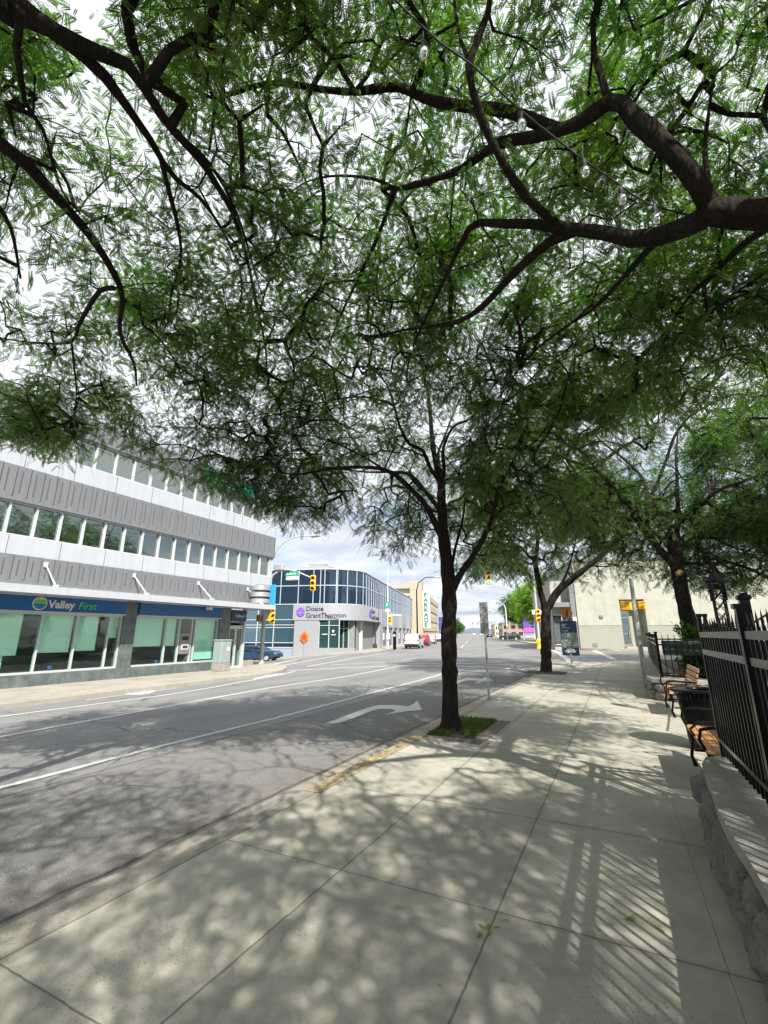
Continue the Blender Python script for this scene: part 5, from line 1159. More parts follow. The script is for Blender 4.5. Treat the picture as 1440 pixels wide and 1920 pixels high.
for _, src, p, lb, a in far:
    c = copy_tree(src); c['label'] = lb; c['group'] = 'distant cars on the far street'; c.location = (p.x, p.y, gz(p.x, p.y)); c.rotation_euler = (0, 0, a)
# ------------------------------------------------------------------ trees
def catmull(P, rad, step=.12):
    P = [Vector(p) for p in P]; Q = [P[0] * 2 - P[1]] + P + [P[-1] * 2 - P[-2]]; out_ = []; ro = []
    for i in range(1, len(Q) - 2):
        a, b, c, d = Q[i - 1:i + 3]; n = max(1, int((c - b).length / step))
        for k in range(n):
            t = k / n; out_.append(.5 * ((2 * b) + (c - a) * t + (2 * a - 5 * b + 4 * c - d) * t * t + (3 * b - a - 3 * c + d) * t ** 3)); ro.append(rad[i - 1] * (1 - t) + rad[i] * t)
    out_.append(P[-1]); ro.append(rad[-1]); return out_, ro
def tubes_mesh(segs):
    """tapered pieces between (p0, p1, r0, r1) rows, four-sided"""
    a = np.asarray(segs, np.float64); P0, P1, r0, r1 = a[:, :3], a[:, 3:6], a[:, 6], a[:, 7]
    d = P1 - P0; L = np.linalg.norm(d, axis=1, keepdims=True); d /= np.maximum(L, 1e-6)
    ref = np.where(np.abs(d[:, 2:3]) > .9, np.array([[1., 0, 0]]), np.array([[0, 0, 1.]])); x = np.cross(d, ref); x /= np.linalg.norm(x, axis=1, keepdims=True); y = np.cross(x, d)
    V = []
    for P, r in ((P0 - d * .004, r0), (P1, r1)):
        for k in range(4): t = k * math.pi / 2; V.append(P + (x * math.cos(t) + y * math.sin(t)) * r[:, None])
    V = np.stack(V, 1); n = len(a); base = np.arange(n)[:, None, None] * 8
    F = np.array([[0, 1, 5, 4], [1, 2, 6, 5], [2, 3, 7, 6], [3, 0, 4, 7]])[None]
    return V.reshape(-1, 3), (base + F).reshape(-1, 4)
def leaf_template(pairs, ll, lw, rs=0):
    """one feathery compound leaf of unit length along x; leaflets in opposite pairs"""
    V = []
    for i in range(pairs):
        a = .16 + .84 * i / (pairs - 1) if pairs > 1 else .5; sz = .75 + .5 * math.sin(math.pi * (i + 1) / (pairs + 1))
        for sgn in (-1, 1):
            an = math.radians(62 - 26 * i / max(1, pairs - 1)); dx_, dy_ = math.cos(an), math.sin(an) * sgn; l = ll * sz; w = lw * sz
            px, py = -dy_, dx_; dz = -.25
            droop = -.22 * a * a
            for q in ((.02, 0), (.5, 1), (1, 0), (.5, -1)):
                V.append((a + dx_ * l * q[0] + px * w * q[1] * .5, dy_ * l * q[0] + py * w * q[1] * .5, droop + dz * l * q[0]))
    return np.array(V, np.float64)
def leaves_mesh(pos, axis, nrm, length, tmpl):
    axis = axis / np.linalg.norm(axis, axis=1, keepdims=True); side = np.cross(nrm, axis); side /= np.maximum(np.linalg.norm(side, axis=1, keepdims=True), 1e-6); up = np.cross(axis, side)
    T = tmpl[None]; L = length[:, None, None]
    V = pos[:, None] + L * (axis[:, None] * T[..., 0:1] + side[:, None] * T[..., 1:2] + up[:, None] * T[..., 2:3])
    n = V.shape[0] * V.shape[1]; return V.reshape(-1, 3), np.arange(n).reshape(-1, 4)
LOWX = [-400, 0, 60, 110, 200, 260, 330, 400, 450, 520, 560, 610, 650, 690, 730, 790, 830, 880, 930, 985, 1010, 1060, 1110, 1150, 1200, 1230, 1260, 1300, 1360, 1440, 1900]
LOWY = [800, 830, 850, 880, 850, 860, 915, 930, 950, 985, 1002, 1000, 975, 1040, 1060, 1085, 1112, 1100, 1085, 1110, 1128, 1140, 1138, 1120, 1100, 1100, 1110, 1120, 1120, 1110, 1110]
GAPS = [(630, 955, 40, 25), (90, 545, 45, 38), (25, 680, 40, 26), (30, 500, 28, 24), (860, 250, 20, 12), (700, 30, 20, 20), (640, 20, 28, 22), (1190, 640, 22, 18), (1060, 540, 22, 18), (365, 590, 26, 20), (280, 480, 22, 30), (230, 110, 24, 12), (1395, 440, 28, 14), (960, 660, 20, 12), (745, 470, 18, 18), (300, 210, 16, 24), (540, 320, 18, 26), (460, 90, 16, 20), (150, 700, 30, 16), (340, 840, 28, 12)]
def lyc_all(P): return proj(P)[2]
def grow_tree(name, loc, limbs, blobs, n_attr, seed, label, leaves_per=11, leaf_len=.17, tmpl=(9, .16, .062), clump=.30, lmat='leafB', group=None, mask=True, trunk_n=14, flat=.35, minr=.0035, reach=.35, gapmask=False, gapmax=12.0, bare=.018):
    """limbs: [(points, radii)]; blobs: ellipsoids (cx, cy, cz, rx, ry, rz, weight) that the foliage fills"""
    r = np.random.default_rng(seed); root = empty(name, loc, 0, label, 'tree', group); O = np.array(loc, float)
    mb = MB(); NP = []; NR = []; par = []
    for pts, rad in limbs:
        c, rr = catmull(pts, rad); off_ = [Vector((mnoise.noise(p * .9 + Vector((seed, 0, 0))), mnoise.noise(p * .9 + Vector((0, seed, 7))), 0)) * .035 for p in c]
        c2 = [p + o * min(1, i / 4) for i, (p, o) in enumerate(zip(c, off_))]
        r2 = [q * (1 + .16 * mnoise.noise(p * 5)) for q, p in zip(rr, c)]
        mb.tube([p - Vector(loc) for p in c2], r2, 20 if max(rad) > .05 else 10, rough=.13)
        st = 0 if rad[0] < .05 else int(len(c) * .30)
        for i in range(st, len(c2), 2): NP.append(tuple(c2[i])); NR.append(rr[i]); par.append(-1)
    tk = mb.build('trunk', M['bark'], root, smooth=True)
    n_l = len(NP); NP = np.array(NP); NRa = np.array(NR); lx, ly, lyc = proj(NP); big = (NRa > bare) & (lyc > .5)
    lx, ly, lyc, lr_ = lx[big], ly[big], lyc[big], (NRa * FPX / np.maximum(lyc_all(NP), .5))[big]
    def veils(p, margin, prob):                                          # would this leafage hide one of the big limbs from below?
        if not len(lx): return np.zeros(len(p), bool)
        x, y, yc = proj(p); o_ = np.zeros(len(p), bool)
        for i in range(0, len(p), 4000):
            dd = np.hypot(x[i:i + 4000, None] - lx[None], y[i:i + 4000, None] - ly[None]); hit = (dd < lr_[None] + margin) & (yc[i:i + 4000, None] < lyc[None] + .05); o_[i:i + 4000] = hit.any(1)
        return o_ & (r.random(len(p)) < prob)
    w = np.array([b[6] * b[3] * b[4] * b[5] for b in blobs]); w /= w.sum(); at = []
    tries = 0
    while len(at) < n_attr and tries < 60:
        tries += 1; k = r.choice(len(blobs), 4000, p=w); Bq = np.array(blobs)[k]; u = r.normal(size=(4000, 3)); u /= np.linalg.norm(u, axis=1, keepdims=True)
        rad = r.random(4000) ** (1 / 2.2); p = Bq[:, :3] + u * Bq[:, 3:6] * rad[:, None]
        nz_ = np.array([mnoise.noise(Vector((q[0] * 1.0 + seed, q[1] * 1.0, q[2] * 1.1))) for q in p]); ok = nz_ > -.13
        if mask:
            x, y, yc = proj(p); inb = (yc > .3)
            lim = np.interp(x, LOWX, LOWY) - (clump * .75) * FPX / np.maximum(yc, .5) * .6
            bad = inb & (x > -300) & (x < 1750) & (y > lim) & (y < 2300); ok &= ~bad
            ok &= ~(inb & (yc < 2.9) & (x > -200) & (x < 1640) & (y > -200))
            if gapmask:
                for gx_, gy_, ga, gb in GAPS: ok &= ~(inb & (yc < gapmax) & (((x - gx_) / (ga * 1.25)) ** 2 + ((y - gy_) / (gb * 1.25)) ** 2 < 1))
        p = p[ok]
        if mask: p = p[~veils(p, 26, .93)]
        at += list(p)
    at = np.array(at[:n_attr])
    # join each leafy spot to the nearest wood, nearest spots first
    cap_ = n_l + n_attr * 8; X = np.zeros((cap_, 3)); X[:n_l] = NP; cnt = n_l; parent = np.full(cap_, -1); d0 = np.empty(len(at))
    for i in range(0, len(at), 500): d0[i:i + 500] = np.min(((at[i:i + 500, None] - NP[None]) ** 2).sum(-1), 1)
    order = np.argsort(d0); tips = []; 
    for ai in order:
        p = at[ai]; dd_ = ((X[:cnt] - p) ** 2).sum(1); j = int(np.argmin(dd_)); dist = math.sqrt(dd_[j]); k = max(1, min(7, int(dist / .22 + .5)))
        mid = (X[j] + p) / 2 + np.array([r.normal() * .10, r.normal() * .10, .10]) * dist
        last = j; s0 = X[j].copy()
        for q in range(1, k + 1):
            t = q / k; b_ = (1 - t) ** 2 * s0 + 2 * t * (1 - t) * mid + t * t * p
            if q < k: b_ = b_ + r.normal(size=3) * .018
            if cnt >= cap_: break
            X[cnt] = b_; parent[cnt] = last; last = cnt; cnt += 1
        tips.append(last)
    load = np.zeros(cnt); load[tips] += 1
    for i in range(cnt - 1, n_l - 1, -1):
        if parent[i] >= 0: load[parent[i]] += load[i]
    rd = minr * np.maximum(load, .6) ** .42
    idx = np.arange(n_l, cnt); pi_ = parent[idx]; r0 = np.where(pi_ < n_l, np.minimum(rd[idx] * 1.25, .06), rd[pi_])
    segs = np.concatenate([X[pi_], X[idx], r0[:, None], rd[idx][:, None]], 1); segs[:, :3] -= O; segs[:, 3:6] -= O
    # leaves: feathered sprays hung round each tip and along its twig
    T = leaf_template(*tmpl); tp_ = X[tips]; pv = X[np.where(parent[tips] >= 0, parent[tips], tips)]; dirs = tp_ - pv; dirs /= np.maximum(np.linalg.norm(dirs, axis=1, keepdims=True), 1e-4)
    m = leaves_per; n = len(tips); N = n * m
    NS = 3; mj = max(2, (m + NS - 1) // NS); m = mj * NS; N = n * m                  # each tip carries NS feathered shoots
    ds_s = dirs[:, None] * .8 + r.normal(size=(n, NS, 3)) * np.array([.75, .75, .35]) + np.array([0, 0, -.12]); ds_s /= np.linalg.norm(ds_s, axis=2, keepdims=True)
    Ls = clump * r.uniform(.7, 1.35, (n, NS, 1)); st_s = tp_[:, None] + (pv - tp_)[:, None] * r.random((n, NS, 1)) * .8
    sd_s = np.cross(ds_s, np.array([0, 0, 1.])); sd_s /= np.maximum(np.linalg.norm(sd_s, axis=2, keepdims=True), 1e-3)
    f = ((np.arange(mj) + .6) / mj)[None, None, :, None] + r.normal(size=(n, NS, mj, 1)) * .05; sg_ = np.where(np.arange(mj) % 2 == 0, 1., -1.)[None, None, :, None]
    base = st_s[:, :, None] + ds_s[:, :, None] * Ls[:, :, None] * f + np.array([0, 0, -1.]) * .22 * Ls[:, :, None] * f * f + r.normal(size=(n, NS, mj, 3)) * .012
    ax = ds_s[:, :, None] * .55 + sd_s[:, :, None] * sg_ * .8 + r.normal(size=(n, NS, mj, 3)) * .28 + np.array([0, 0, -.22]); nm = r.normal(size=(n, NS, mj, 3)) * .32 + np.array([0, 0, 1.0])
    base = base.reshape(n, m, 3); ax = ax.reshape(n, m, 3); nm = nm.reshape(n, m, 3)
    ln = leaf_len * r.uniform(.5, 1.35, (n, m))
    if mask:
        e = base + ax / np.linalg.norm(ax, axis=2, keepdims=True) * ln[..., None] * .6; x, y, yc = proj(e)
        keep = ~((yc > .3) & (x > -300) & (x < 1750) & (y > np.interp(x, LOWX, LOWY) + 6) & (y < 2300)); keep &= ~((yc > 0) & (yc < 2.3))
        kk = keep.ravel().copy(); ii_ = np.nonzero(kk)[0]; kk[ii_[veils(e.reshape(-1, 3)[ii_], 9, .92)]] = False; keep = kk.reshape(n, m)
    else: keep = np.ones((n, m), bool)
    lv, lf = leaves_mesh((base - O)[keep], ax[keep], nm[keep], ln[keep], T)
    cr_ = raw_mesh('crown', lv, lf, 4, M[lmat], root)
    # the fine shoots themselves join the branch wood
    ks = keep.reshape(n, NS, mj).any(2); mid_ = st_s + ds_s * Ls * .5 - np.array([0, 0, .055]) * Ls; en_ = st_s + ds_s * Ls * .98 - np.array([0, 0, .21]) * Ls; rr_ = minr * .55
    for p0, p1, ra, rb in ((st_s, mid_, rr_, rr_ * .8), (mid_, en_, rr_ * .8, rr_ * .45)):
        a_ = np.concatenate([(p0 - O)[ks], (p1 - O)[ks], np.full((ks.sum(), 1), ra), np.full((ks.sum(), 1), rb)], 1); segs = np.concatenate([segs, a_], 0)
    tv, tf = tubes_mesh(segs); raw_mesh('branches', tv, tf, 4, M['bark'], root)
    return root
def P_(x, y, d): return tuple(atd(x, y, d))
# --- the big tree just off the right edge whose limbs hang over the pavement
ta = W(3.0, -2.3, .4); TA = []
top = Vector(P_(1560, 430, 2.95))
TA.append(([tuple(ta), tuple(ta + Vector((.02, .0, 1.2))), tuple(ta.lerp(top, .62) + Vector((.25, -.05, .1))), tuple(top), P_(1500, 414, 2.95), P_(1440, 405, 3.0), P_(1380, 400, 3.05), P_(1330, 395, 3.15)], [.22, .19, .16, .14, .105, .098, .092, .088]))
def px(L, r0, r1, pw=1.0):
    n = len(L); return ([P_(*q) for q in L], [r0 + (r1 - r0) * (i / (n - 1)) ** pw for i in range(n)])
TA.append(px([(1335, 400, 3.15), (1290, 425, 3.25), (1240, 442, 3.35), (1190, 448, 3.5), (1130, 436, 3.7), (1070, 430, 3.9), (1010, 421, 4.1), (950, 420, 4.3), (900, 418, 4.5), (880, 430, 4.6), (862, 465, 4.8), (840, 510, 5.0), (800, 590, 5.3), (775, 650, 5.6)], .075, .012))
TA.append(px([(1075, 432, 3.9), (1030, 455, 4.1), (990, 490, 4.3), (950, 530, 4.5), (905, 575, 4.8), (860, 602, 5.0), (800, 612, 5.3), (740, 622, 5.7), (690, 640, 6.1)], .052, .01))
TA.append(px([(1290, 425, 3.25), (1240, 448, 3.5), (1205, 480, 3.8), (1160, 530, 4.2), (1110, 580, 4.6), (1050, 620, 5.0), (990, 670, 5.4), (940, 740, 5.8)], .032, .008))
TA.append(px([(1335, 392, 3.15), (1310, 345, 3.1), (1270, 290, 3.1), (1225, 245, 3.15), (1195, 222, 3.2), (1165, 192, 3.3), (1140, 188, 3.35), (1112, 208, 3.4), (1085, 228, 3.45), (1045, 246, 3.6)], .068, .046))
TA.append(px([(1048, 245, 3.6), (1000, 228, 3.7), (960, 212, 3.75), (920, 205, 3.8), (850, 197, 3.95), (795, 184, 4.0), (750, 165, 4.1), (700, 168, 4.2), (665, 173, 4.3), (600, 166, 4.4), (550, 156, 4.5), (500, 155, 4.6), (450, 170, 4.7), (402, 186, 4.8), (398, 225, 4.9), (390, 280, 5.1)], .052, .014))
TA.append(px([(402, 186, 4.8), (350, 160, 4.9), (290, 130, 5.0), (245, 100, 5.1), (200, 60, 5.1)], .016, .006))
TA.append(px([(505, 160, 4.6), (502, 215, 4.8), (530, 245, 5.0), (552, 290, 5.2), (570, 330, 5.5), (590, 380, 5.8)], .028, .008))
TA.append(px([(1045, 246, 3.6), (1000, 257, 3.7), (940, 268, 3.9), (905, 288, 4.1), (865, 315, 4.3), (820, 332, 4.5), (760, 348, 4.7), (738, 352, 4.8), (722, 395, 5.0), (700, 455, 5.2), (665, 535, 5.5), (640, 590, 5.8), (620, 640, 6.1)], .050, .010))
TA.append(px([(738, 352, 4.8), (700, 335, 4.9), (640, 330, 5.1), (580, 340, 5.3), (530, 370, 5.6)], .02, .006))
TA.append(px([(1050, 425, 3.9), (1020, 400, 3.8), (985, 365, 3.7), (950, 310, 3.6), (925, 265, 3.5), (905, 215, 3.4), (890, 165, 3.35), (884, 122, 3.3), (902, 70, 3.3), (920, 20, 3.3), (930, -60, 3.3)], .038, .022))
TA.append(px([(884, 122, 3.3), (868, 80, 3.4), (860, 20, 3.5), (850, -50, 3.5)], .018, .008))
TA.append(px([(1140, 186, 3.35), (1128, 150, 3.4), (1112, 100, 3.5), (1108, 50, 3.5), (1122, -20, 3.6)], .03, .015))
TA.append(px([(1330, 390, 3.15), (1328, 330, 3.3), (1322, 270, 3.5), (1330, 200, 3.7), (1350, 120, 3.9)], .022, .01))
TA.append(px([(1440, 425, 3.3), (1380, 470, 3.8), (1330, 520, 4.3), (1290, 560, 4.8), (1240, 640, 5.4)], .03, .01))
TA.append(([tuple(top), tuple(top + Vector((.6, -1.2, 1.2))), tuple(top + Vector((1.4, -2.6, 1.9)))], [.12, .09, .04])); TA.append(([tuple(top), tuple(top + Vector((1.2, .6, 1.3))), tuple(top + Vector((2.4, 1.4, 2.0)))], [.10, .07, .03]))
TA.append(([tuple(top), tuple(top + Vector((-.5, -1.5, 1.4))), tuple(top + Vector((-1.6, -2.8, 2.1)))], [.10, .07, .03]))
c = W(3.2, -.6)
blA = [(c.x, c.y, 7.0, 4.4, 4.4, 1.2, 1.0), (W(4.6, 1.3).x, W(4.6, 1.3).y, 6.6, 3.2, 3.2, 1.1, 1.0), (W(5.5, -1.6).x, W(5.5, -1.6).y, 5.7, 2.8, 2.8, 1.2, 1.5), (W(-.2, -3.6).x, W(-.2, -3.6).y, 6.2, 3.2, 3, 1.2, 1.2), (W(7, .3).x, W(7, .3).y, 6.0, 2.6, 2.4, 1.0, 1.0), (W(2.5, -3.6).x, W(2.5, -3.6).y, 6.0, 2.6, 2.6, 1.2, 2.2), (*P_(1250, 640, 5.2), 1.5, 1.2, .7, 1), (*P_(1400, 600, 4.6), 1.3, 1.2, .8, 1)]
grow_tree('honey_locust_tree', tuple(ta), TA, blA, 4000, 3, 'large spreading locust tree whose thick limbs overhang the pavement from the right', leaves_per=21, leaf_len=.125, tmpl=(10, .16, .078), clump=.42, minr=.0042, lmat='leafA', gapmask=True)
# --- tree behind on the kerb, limbs sweeping in from the top left
tb = W(-4.2, 2.6, .13); TB = []
tj = tb + Vector((-.15, .5, 2.9)); 
TB.append(([tuple(tb), tuple(tb + Vector((0, .1, 1.5))), tuple(tj)], [.19, .16, .15]))
def br(L, r0, r1, first=None):
    pts = [P_(*q) for q in L]; rad = [r0 + (r1 - r0) * (i / (len(L) - 1)) for i in range(len(L))]
    return ([tuple(tj), tuple(Vector(tj).lerp(Vector(pts[0]), .5) + Vector((0, 0, .25)))] + pts, [r0 * 1.5, r0 * 1.25] + rad)
TB.append(br([(-60, -70, 3.0), (30, 8, 3.1), (110, 65, 3.2), (200, 106, 3.4), (240, 122, 3.5), (272, 165, 3.6), (300, 212, 3.8), (320, 240, 3.9), (370, 298, 4.2), (400, 345, 4.5), (432, 400, 4.8), (458, 470, 5.2), (478, 550, 5.7), (495, 640, 6.3), (500, 700, 6.7)], .062, .009))
TB.append(br([(-50, -10, 3.0), (35, 32, 3.1), (90, 55, 3.2), (160, 110, 3.4), (200, 146, 3.5), (248, 212, 3.8), (282, 262, 4.0), (303, 302, 4.2), (325, 332, 4.4), (372, 372, 4.8), (415, 430, 5.2), (450, 500, 5.7)], .058, .010))
TB.append(px([(303, 302, 4.2), (318, 370, 4.5), (331, 430, 4.8), (337, 490, 5.1), (322, 555, 5.5), (318, 600, 5.8), (295, 640, 6.1)], .026, .007))
TB.append(px([(330, 250, 3.9), (372, 285, 4.1), (405, 330, 4.4), (428, 375, 4.7), (452, 430, 5.0), (475, 500, 5.4), (495, 560, 5.8)], .022, .007))
TB.append(br([(-70, 200, 3.2), (0, 268, 3.4), (60, 315, 3.6), (110, 370, 3.8), (140, 405, 4.0), (178, 452, 4.3), (215, 515, 4.6), (230, 562, 4.9), (226, 622, 5.2), (252, 680, 5.6), (256, 722, 5.9)], .060, .012))
TB.append(px([(212, 540, 4.6), (188, 545, 4.8), (165, 580, 5.0), (148, 612, 5.2), (134, 640, 5.4), (70, 642, 5.6), (0, 634, 5.8)], .028, .009)); TB.append(px([(134, 640, 5.4), (140, 690, 5.7), (145, 740, 6.0), (135, 800, 6.3)], .014, .005))
TB.append(px([(230, 562, 4.9), (262, 580, 5.2), (270, 610, 5.5), (300, 635, 5.8), (330, 680, 6.2), (345, 720, 6.5)], .022, .007))
TB.append(px([(38, 36, 3.1), (32, 90, 3.2), (42, 150, 3.4), (52, 195, 3.6), (85, 245, 3.9), (100, 300, 4.2), (120, 360, 4.6), (150, 400, 5.0)], .026, .009))
TB.append(px([(-60, 330, 3.7), (-10, 380, 3.9), (20, 430, 4.2), (35, 520, 4.6)], .03, .01))
TB.append(([tuple(tj), tuple(tj + Vector((-1.6, .6, 1.3))), tuple(tj + Vector((-3.0, 1.8, 2.2)))], [.1, .07, .03])); TB.append(([tuple(tj), tuple(tj + Vector((1.2, -.9, 1.3))), tuple(tj + Vector((2.2, -2, 2.2)))], [.1, .07, .03]))
e = [W(-.5, 3.6), W(3.0, 5.0), W(4.8, 3.6), W(1.2, 2.2), W(-4.5, 3)]
blB = [(e[0].x, e[0].y, 6.9, 3.6, 3.4, 1.2, 1.2), (e[1].x, e[1].y, 5.9, 2.9, 2.9, 1.2, 1.4), (e[2].x, e[2].y, 5.9, 2.6, 2.4, 1.0, 1.2), (e[3].x, e[3].y, 7.2, 3, 3, 1.0, 1), (e[4].x, e[4].y, 6.2, 3.2, 3.2, 1.2, .7), (W(-1.6, .6).x, W(-1.6, .6).y, 7.0, 2.6, 2.6, 1.1, 1.0), (*P_(60, 700, 6.3), 1.5, 1.4, .6, 1.4), (*P_(200, 640, 6.0), 1.5, 1.4, .8, 1.1), (*P_(120, 780, 6.6), .9, 1.0, .5, 1.6), (*P_(330, 760, 7.0), 1.3, 1.2, .7, 1.0), (*P_(40, 800, 6.6), .9, .8, .45, 4), (*P_(250, 790, 7.0), 1.0, .8, .45, 4), (*P_(150, 820, 6.8), .8, .8, .4, 4.5)]
grow_tree('honey_locust_tree', tuple(tb), TB, blB, 3100, 9, 'locust tree behind the viewer with long limbs sweeping in from the upper left', leaves_per=21, leaf_len=.125, tmpl=(10, .16, .078), clump=.42, minr=.0042, lmat='leafA', gapmask=True)
# --- first kerb tree
q = gp(845, 1368, .13); Y1 = q.y
Z_ = lambda x, y, dy=0: tuple(aty(x, y, Y1 + dy))
def pz(L, r0, r1, zf=Z_): n = len(L); return ([zf(*k) for k in L], [r0 + (r1 - r0) * i / (n - 1) for i in range(n)])
T1 = [([Z_(846, 1376), Z_(845, 1352), Z_(844, 1300), Z_(843, 1200), Z_(842, 1115), Z_(838, 1060), Z_(833, 1020), Z_(830, 985), Z_(826, 930), Z_(826, 900), Z_(815, 850, .1), Z_(808, 800, .2), Z_(802, 740, .3), Z_(790, 680, .4), Z_(775, 610, .4)], [.25, .165, .137, .132, .13, .125, .115, .095, .085, .08, .055, .045, .035, .025, .012])]
T1 += [pz([(843, 1118), (860, 1082, -.1), (885, 1045, -.3), (902, 1015, -.5), (920, 975, -.7), (935, 920, -.9), (960, 870, -1.1), (985, 800, -1.3)], .075, .010), pz([(830, 1010), (812, 975, -.2), (796, 945, -.4), (770, 915, -.7), (745, 893, -1.0), (720, 880, -1.2), (680, 876, -1.5), (620, 880, -1.8), (560, 890, -2.0), (500, 880, -2.2)], .07, .008),
       pz([(828, 960), (800, 925, .2), (770, 890, .5), (735, 885, .8), (690, 885, 1.1), (640, 880, 1.3), (580, 870, 1.5)], .05, .008), pz([(826, 905), (808, 880, -.2), (795, 845, -.5), (770, 832, -.8), (752, 800, -1.1), (740, 760, -1.4), (725, 720, -1.6), (690, 690, -1.9), (640, 690, -2.2)], .045, .006),
       pz([(826, 930), (832, 880, -.2), (832, 840, -.4), (850, 800, -.7), (880, 785, -1.0), (915, 750, -1.3), (960, 720, -1.6)], .04, .006), pz([(843, 1090), (855, 1020, .5), (870, 960, .9), (875, 900, 1.3), (880, 830, 1.7)], .035, .008), pz([(818, 860, .1), (840, 800, .6), (865, 740, 1.0), (880, 680, 1.4)], .03, .007), pz([(740, 760, -1.4), (690, 745, -1.6), (620, 750, -1.8), (540, 770, -1.9), (460, 790, -2.0)], .02, .006), pz([(720, 880, -1.2), (670, 850, -1.3), (600, 820, -1.4), (520, 810, -1.5)], .02, .006)]
c = q
bl1 = [(c.x - .3, c.y, 5.2, 3.6, 3.6, 1.5, 1), (c.x - 1.8, c.y - .9, 4.3, 2.5, 2.3, 1.0, 1.3), (c.x + 1.4, c.y - .2, 4.5, 2.3, 2.4, 1.2, 1.2), (c.x - 2.5, c.y + .6, 4.0, 1.8, 2.0, .7, 1.2), (c.x + .4, c.y - 1.6, 4.9, 2.4, 1.8, 1.2, 1.1), (c.x + .2, c.y + .6, 3.7, 1.9, 1.9, .7, 1.2), (*P_(540, 905, 8.0), 1.1, 1.3, .6, 2.0), (*P_(430, 860, 7.6), 1.1, 1.2, .55, 2.0), (*P_(330, 850, 7.6), .8, .9, .4, 2.0), (*P_(480, 930, 7.9), .8, .9, .35, 2), (*P_(650, 900, 8.3), 1.0, 1.2, .6, 1.5), (*P_(940, 1000, 8.8), .9, 1.2, .6, 1.5)]
t1 = grow_tree('honey_locust_tree', tuple(q - Vector((0, 0, .13))), T1, bl1, 1350, 5, 'nearest kerbside locust tree, straight trunk rising from a square of grass', leaves_per=18, leaf_len=.15, tmpl=(7, .19, .09), clump=.45, minr=.006)
# --- second kerb tree
q = gp(1024, 1260, .13); Y2 = q.y; Z2 = lambda x, y, dy=0: tuple(aty(x, y, Y2 + dy))
T2 = [([Z2(1024, 1264), Z2(1024, 1250), Z2(1023, 1200), Z2(1023, 1160), Z2(1023, 1130)], [.28, .23, .21, .20, .21]), pz([(1022, 1140), (1010, 1095), (1005, 1055, .3), (1008, 1015, .6), (1000, 960, .9), (985, 900, 1.2), (970, 850, 1.5)], .14, .025, Z2), pz([(1024, 1145), (1045, 1110), (1070, 1088, -.3), (1105, 1060, -.8), (1140, 1030, -1.2), (1170, 995, -1.5), (1190, 950, -1.8), (1200, 900, -2)], .17, .03, Z2),
      pz([(1040, 1112), (1062, 1075, .5), (1078, 1020, 1.0), (1080, 960, 1.5)], .07, .015, Z2), pz([(1005, 1055, .3), (980, 1030, -.5), (950, 1005, -1.2), (925, 960, -1.8)], .05, .012, Z2), pz([(1105, 1060, -.8), (1130, 1062, -1.6), (1165, 1060, -2.2)], .04, .012, Z2)]
bl2 = [(q.x, q.y, 7.2, 4.2, 4.2, 2.8, 1), (q.x + 2.2, q.y - .5, 4.8, 2.4, 2.4, 1.1, 1), (q.x - 1.9, q.y, 4.9, 2.2, 2.4, 1.2, 1), (q.x, q.y, 5.0, 3.0, 3.0, .9, .8), (*P_(1130, 1020, 19.5), 1.6, 1.5, .7, 1), (*P_(960, 1040, 20), 1.4, 1.5, .8, 1.5)]
grow_tree('honey_locust_tree', tuple(q - Vector((0, 0, .13))), T2, bl2, 1000, 15, 'second kerbside locust tree, forked low, beside the information sign', leaves_per=15, leaf_len=.24, tmpl=(5, .24, .13), clump=.6, minr=.011)
# --- tree in the planted bed behind the far fence
q = W(14.75, -2.05, .45); q = atd(1305, 1262, 12.4); q = Vector((q.x, q.y, .40)); Y3 = q.y; Z3 = lambda x, y, dy=0: tuple(aty(x, y, Y3 + dy))
T3 = [([Z3(1306, 1278), Z3(1302, 1240), Z3(1290, 1160), Z3(1278, 1095), Z3(1268, 1050), Z3(1265, 1022)], [.28, .23, .20, .19, .19, .17]),
      pz([(1268, 1060), (1235, 1028, -.1), (1205, 990, -.3), (1188, 962, -.5), (1178, 945, -.6), (1150, 915, -.9), (1120, 885, -1.2), (1072, 865, -1.6), (1030, 850, -2.0), (980, 848, -2.3)], .12, .012, Z3), pz([(1215, 1000, -.3), (1212, 960, -.2), (1208, 905, .0), (1175, 865, .2), (1130, 830, .4), (1100, 800, .6), (1070, 770, .8)], .07, .012, Z3),
      pz([(1265, 1025), (1272, 970, .2), (1270, 900, .4), (1268, 850, .5), (1270, 790, .6)], .08, .02, Z3), pz([(1268, 985), (1310, 950, -.3), (1350, 918, -.7), (1400, 900, -1.1), (1460, 880, -1.5)], .075, .015, Z3), pz([(1275, 975, .1), (1330, 915, .5), (1370, 862, 1), (1440, 815, 1.5)], .06, .015, Z3), pz([(1215, 945, -.2), (1245, 870, -.6), (1270, 810, -1.0), (1310, 770, -1.5), (1400, 730, -2.0)], .06, .012, Z3), pz([(1300, 1010, .8), (1340, 1010, 1.3), (1385, 1030, 1.8), (1440, 1038, 2.3)], .05, .012, Z3)]
T3[0][0].append(Z3(1266, 1000)); T3[0][1].append(.14)
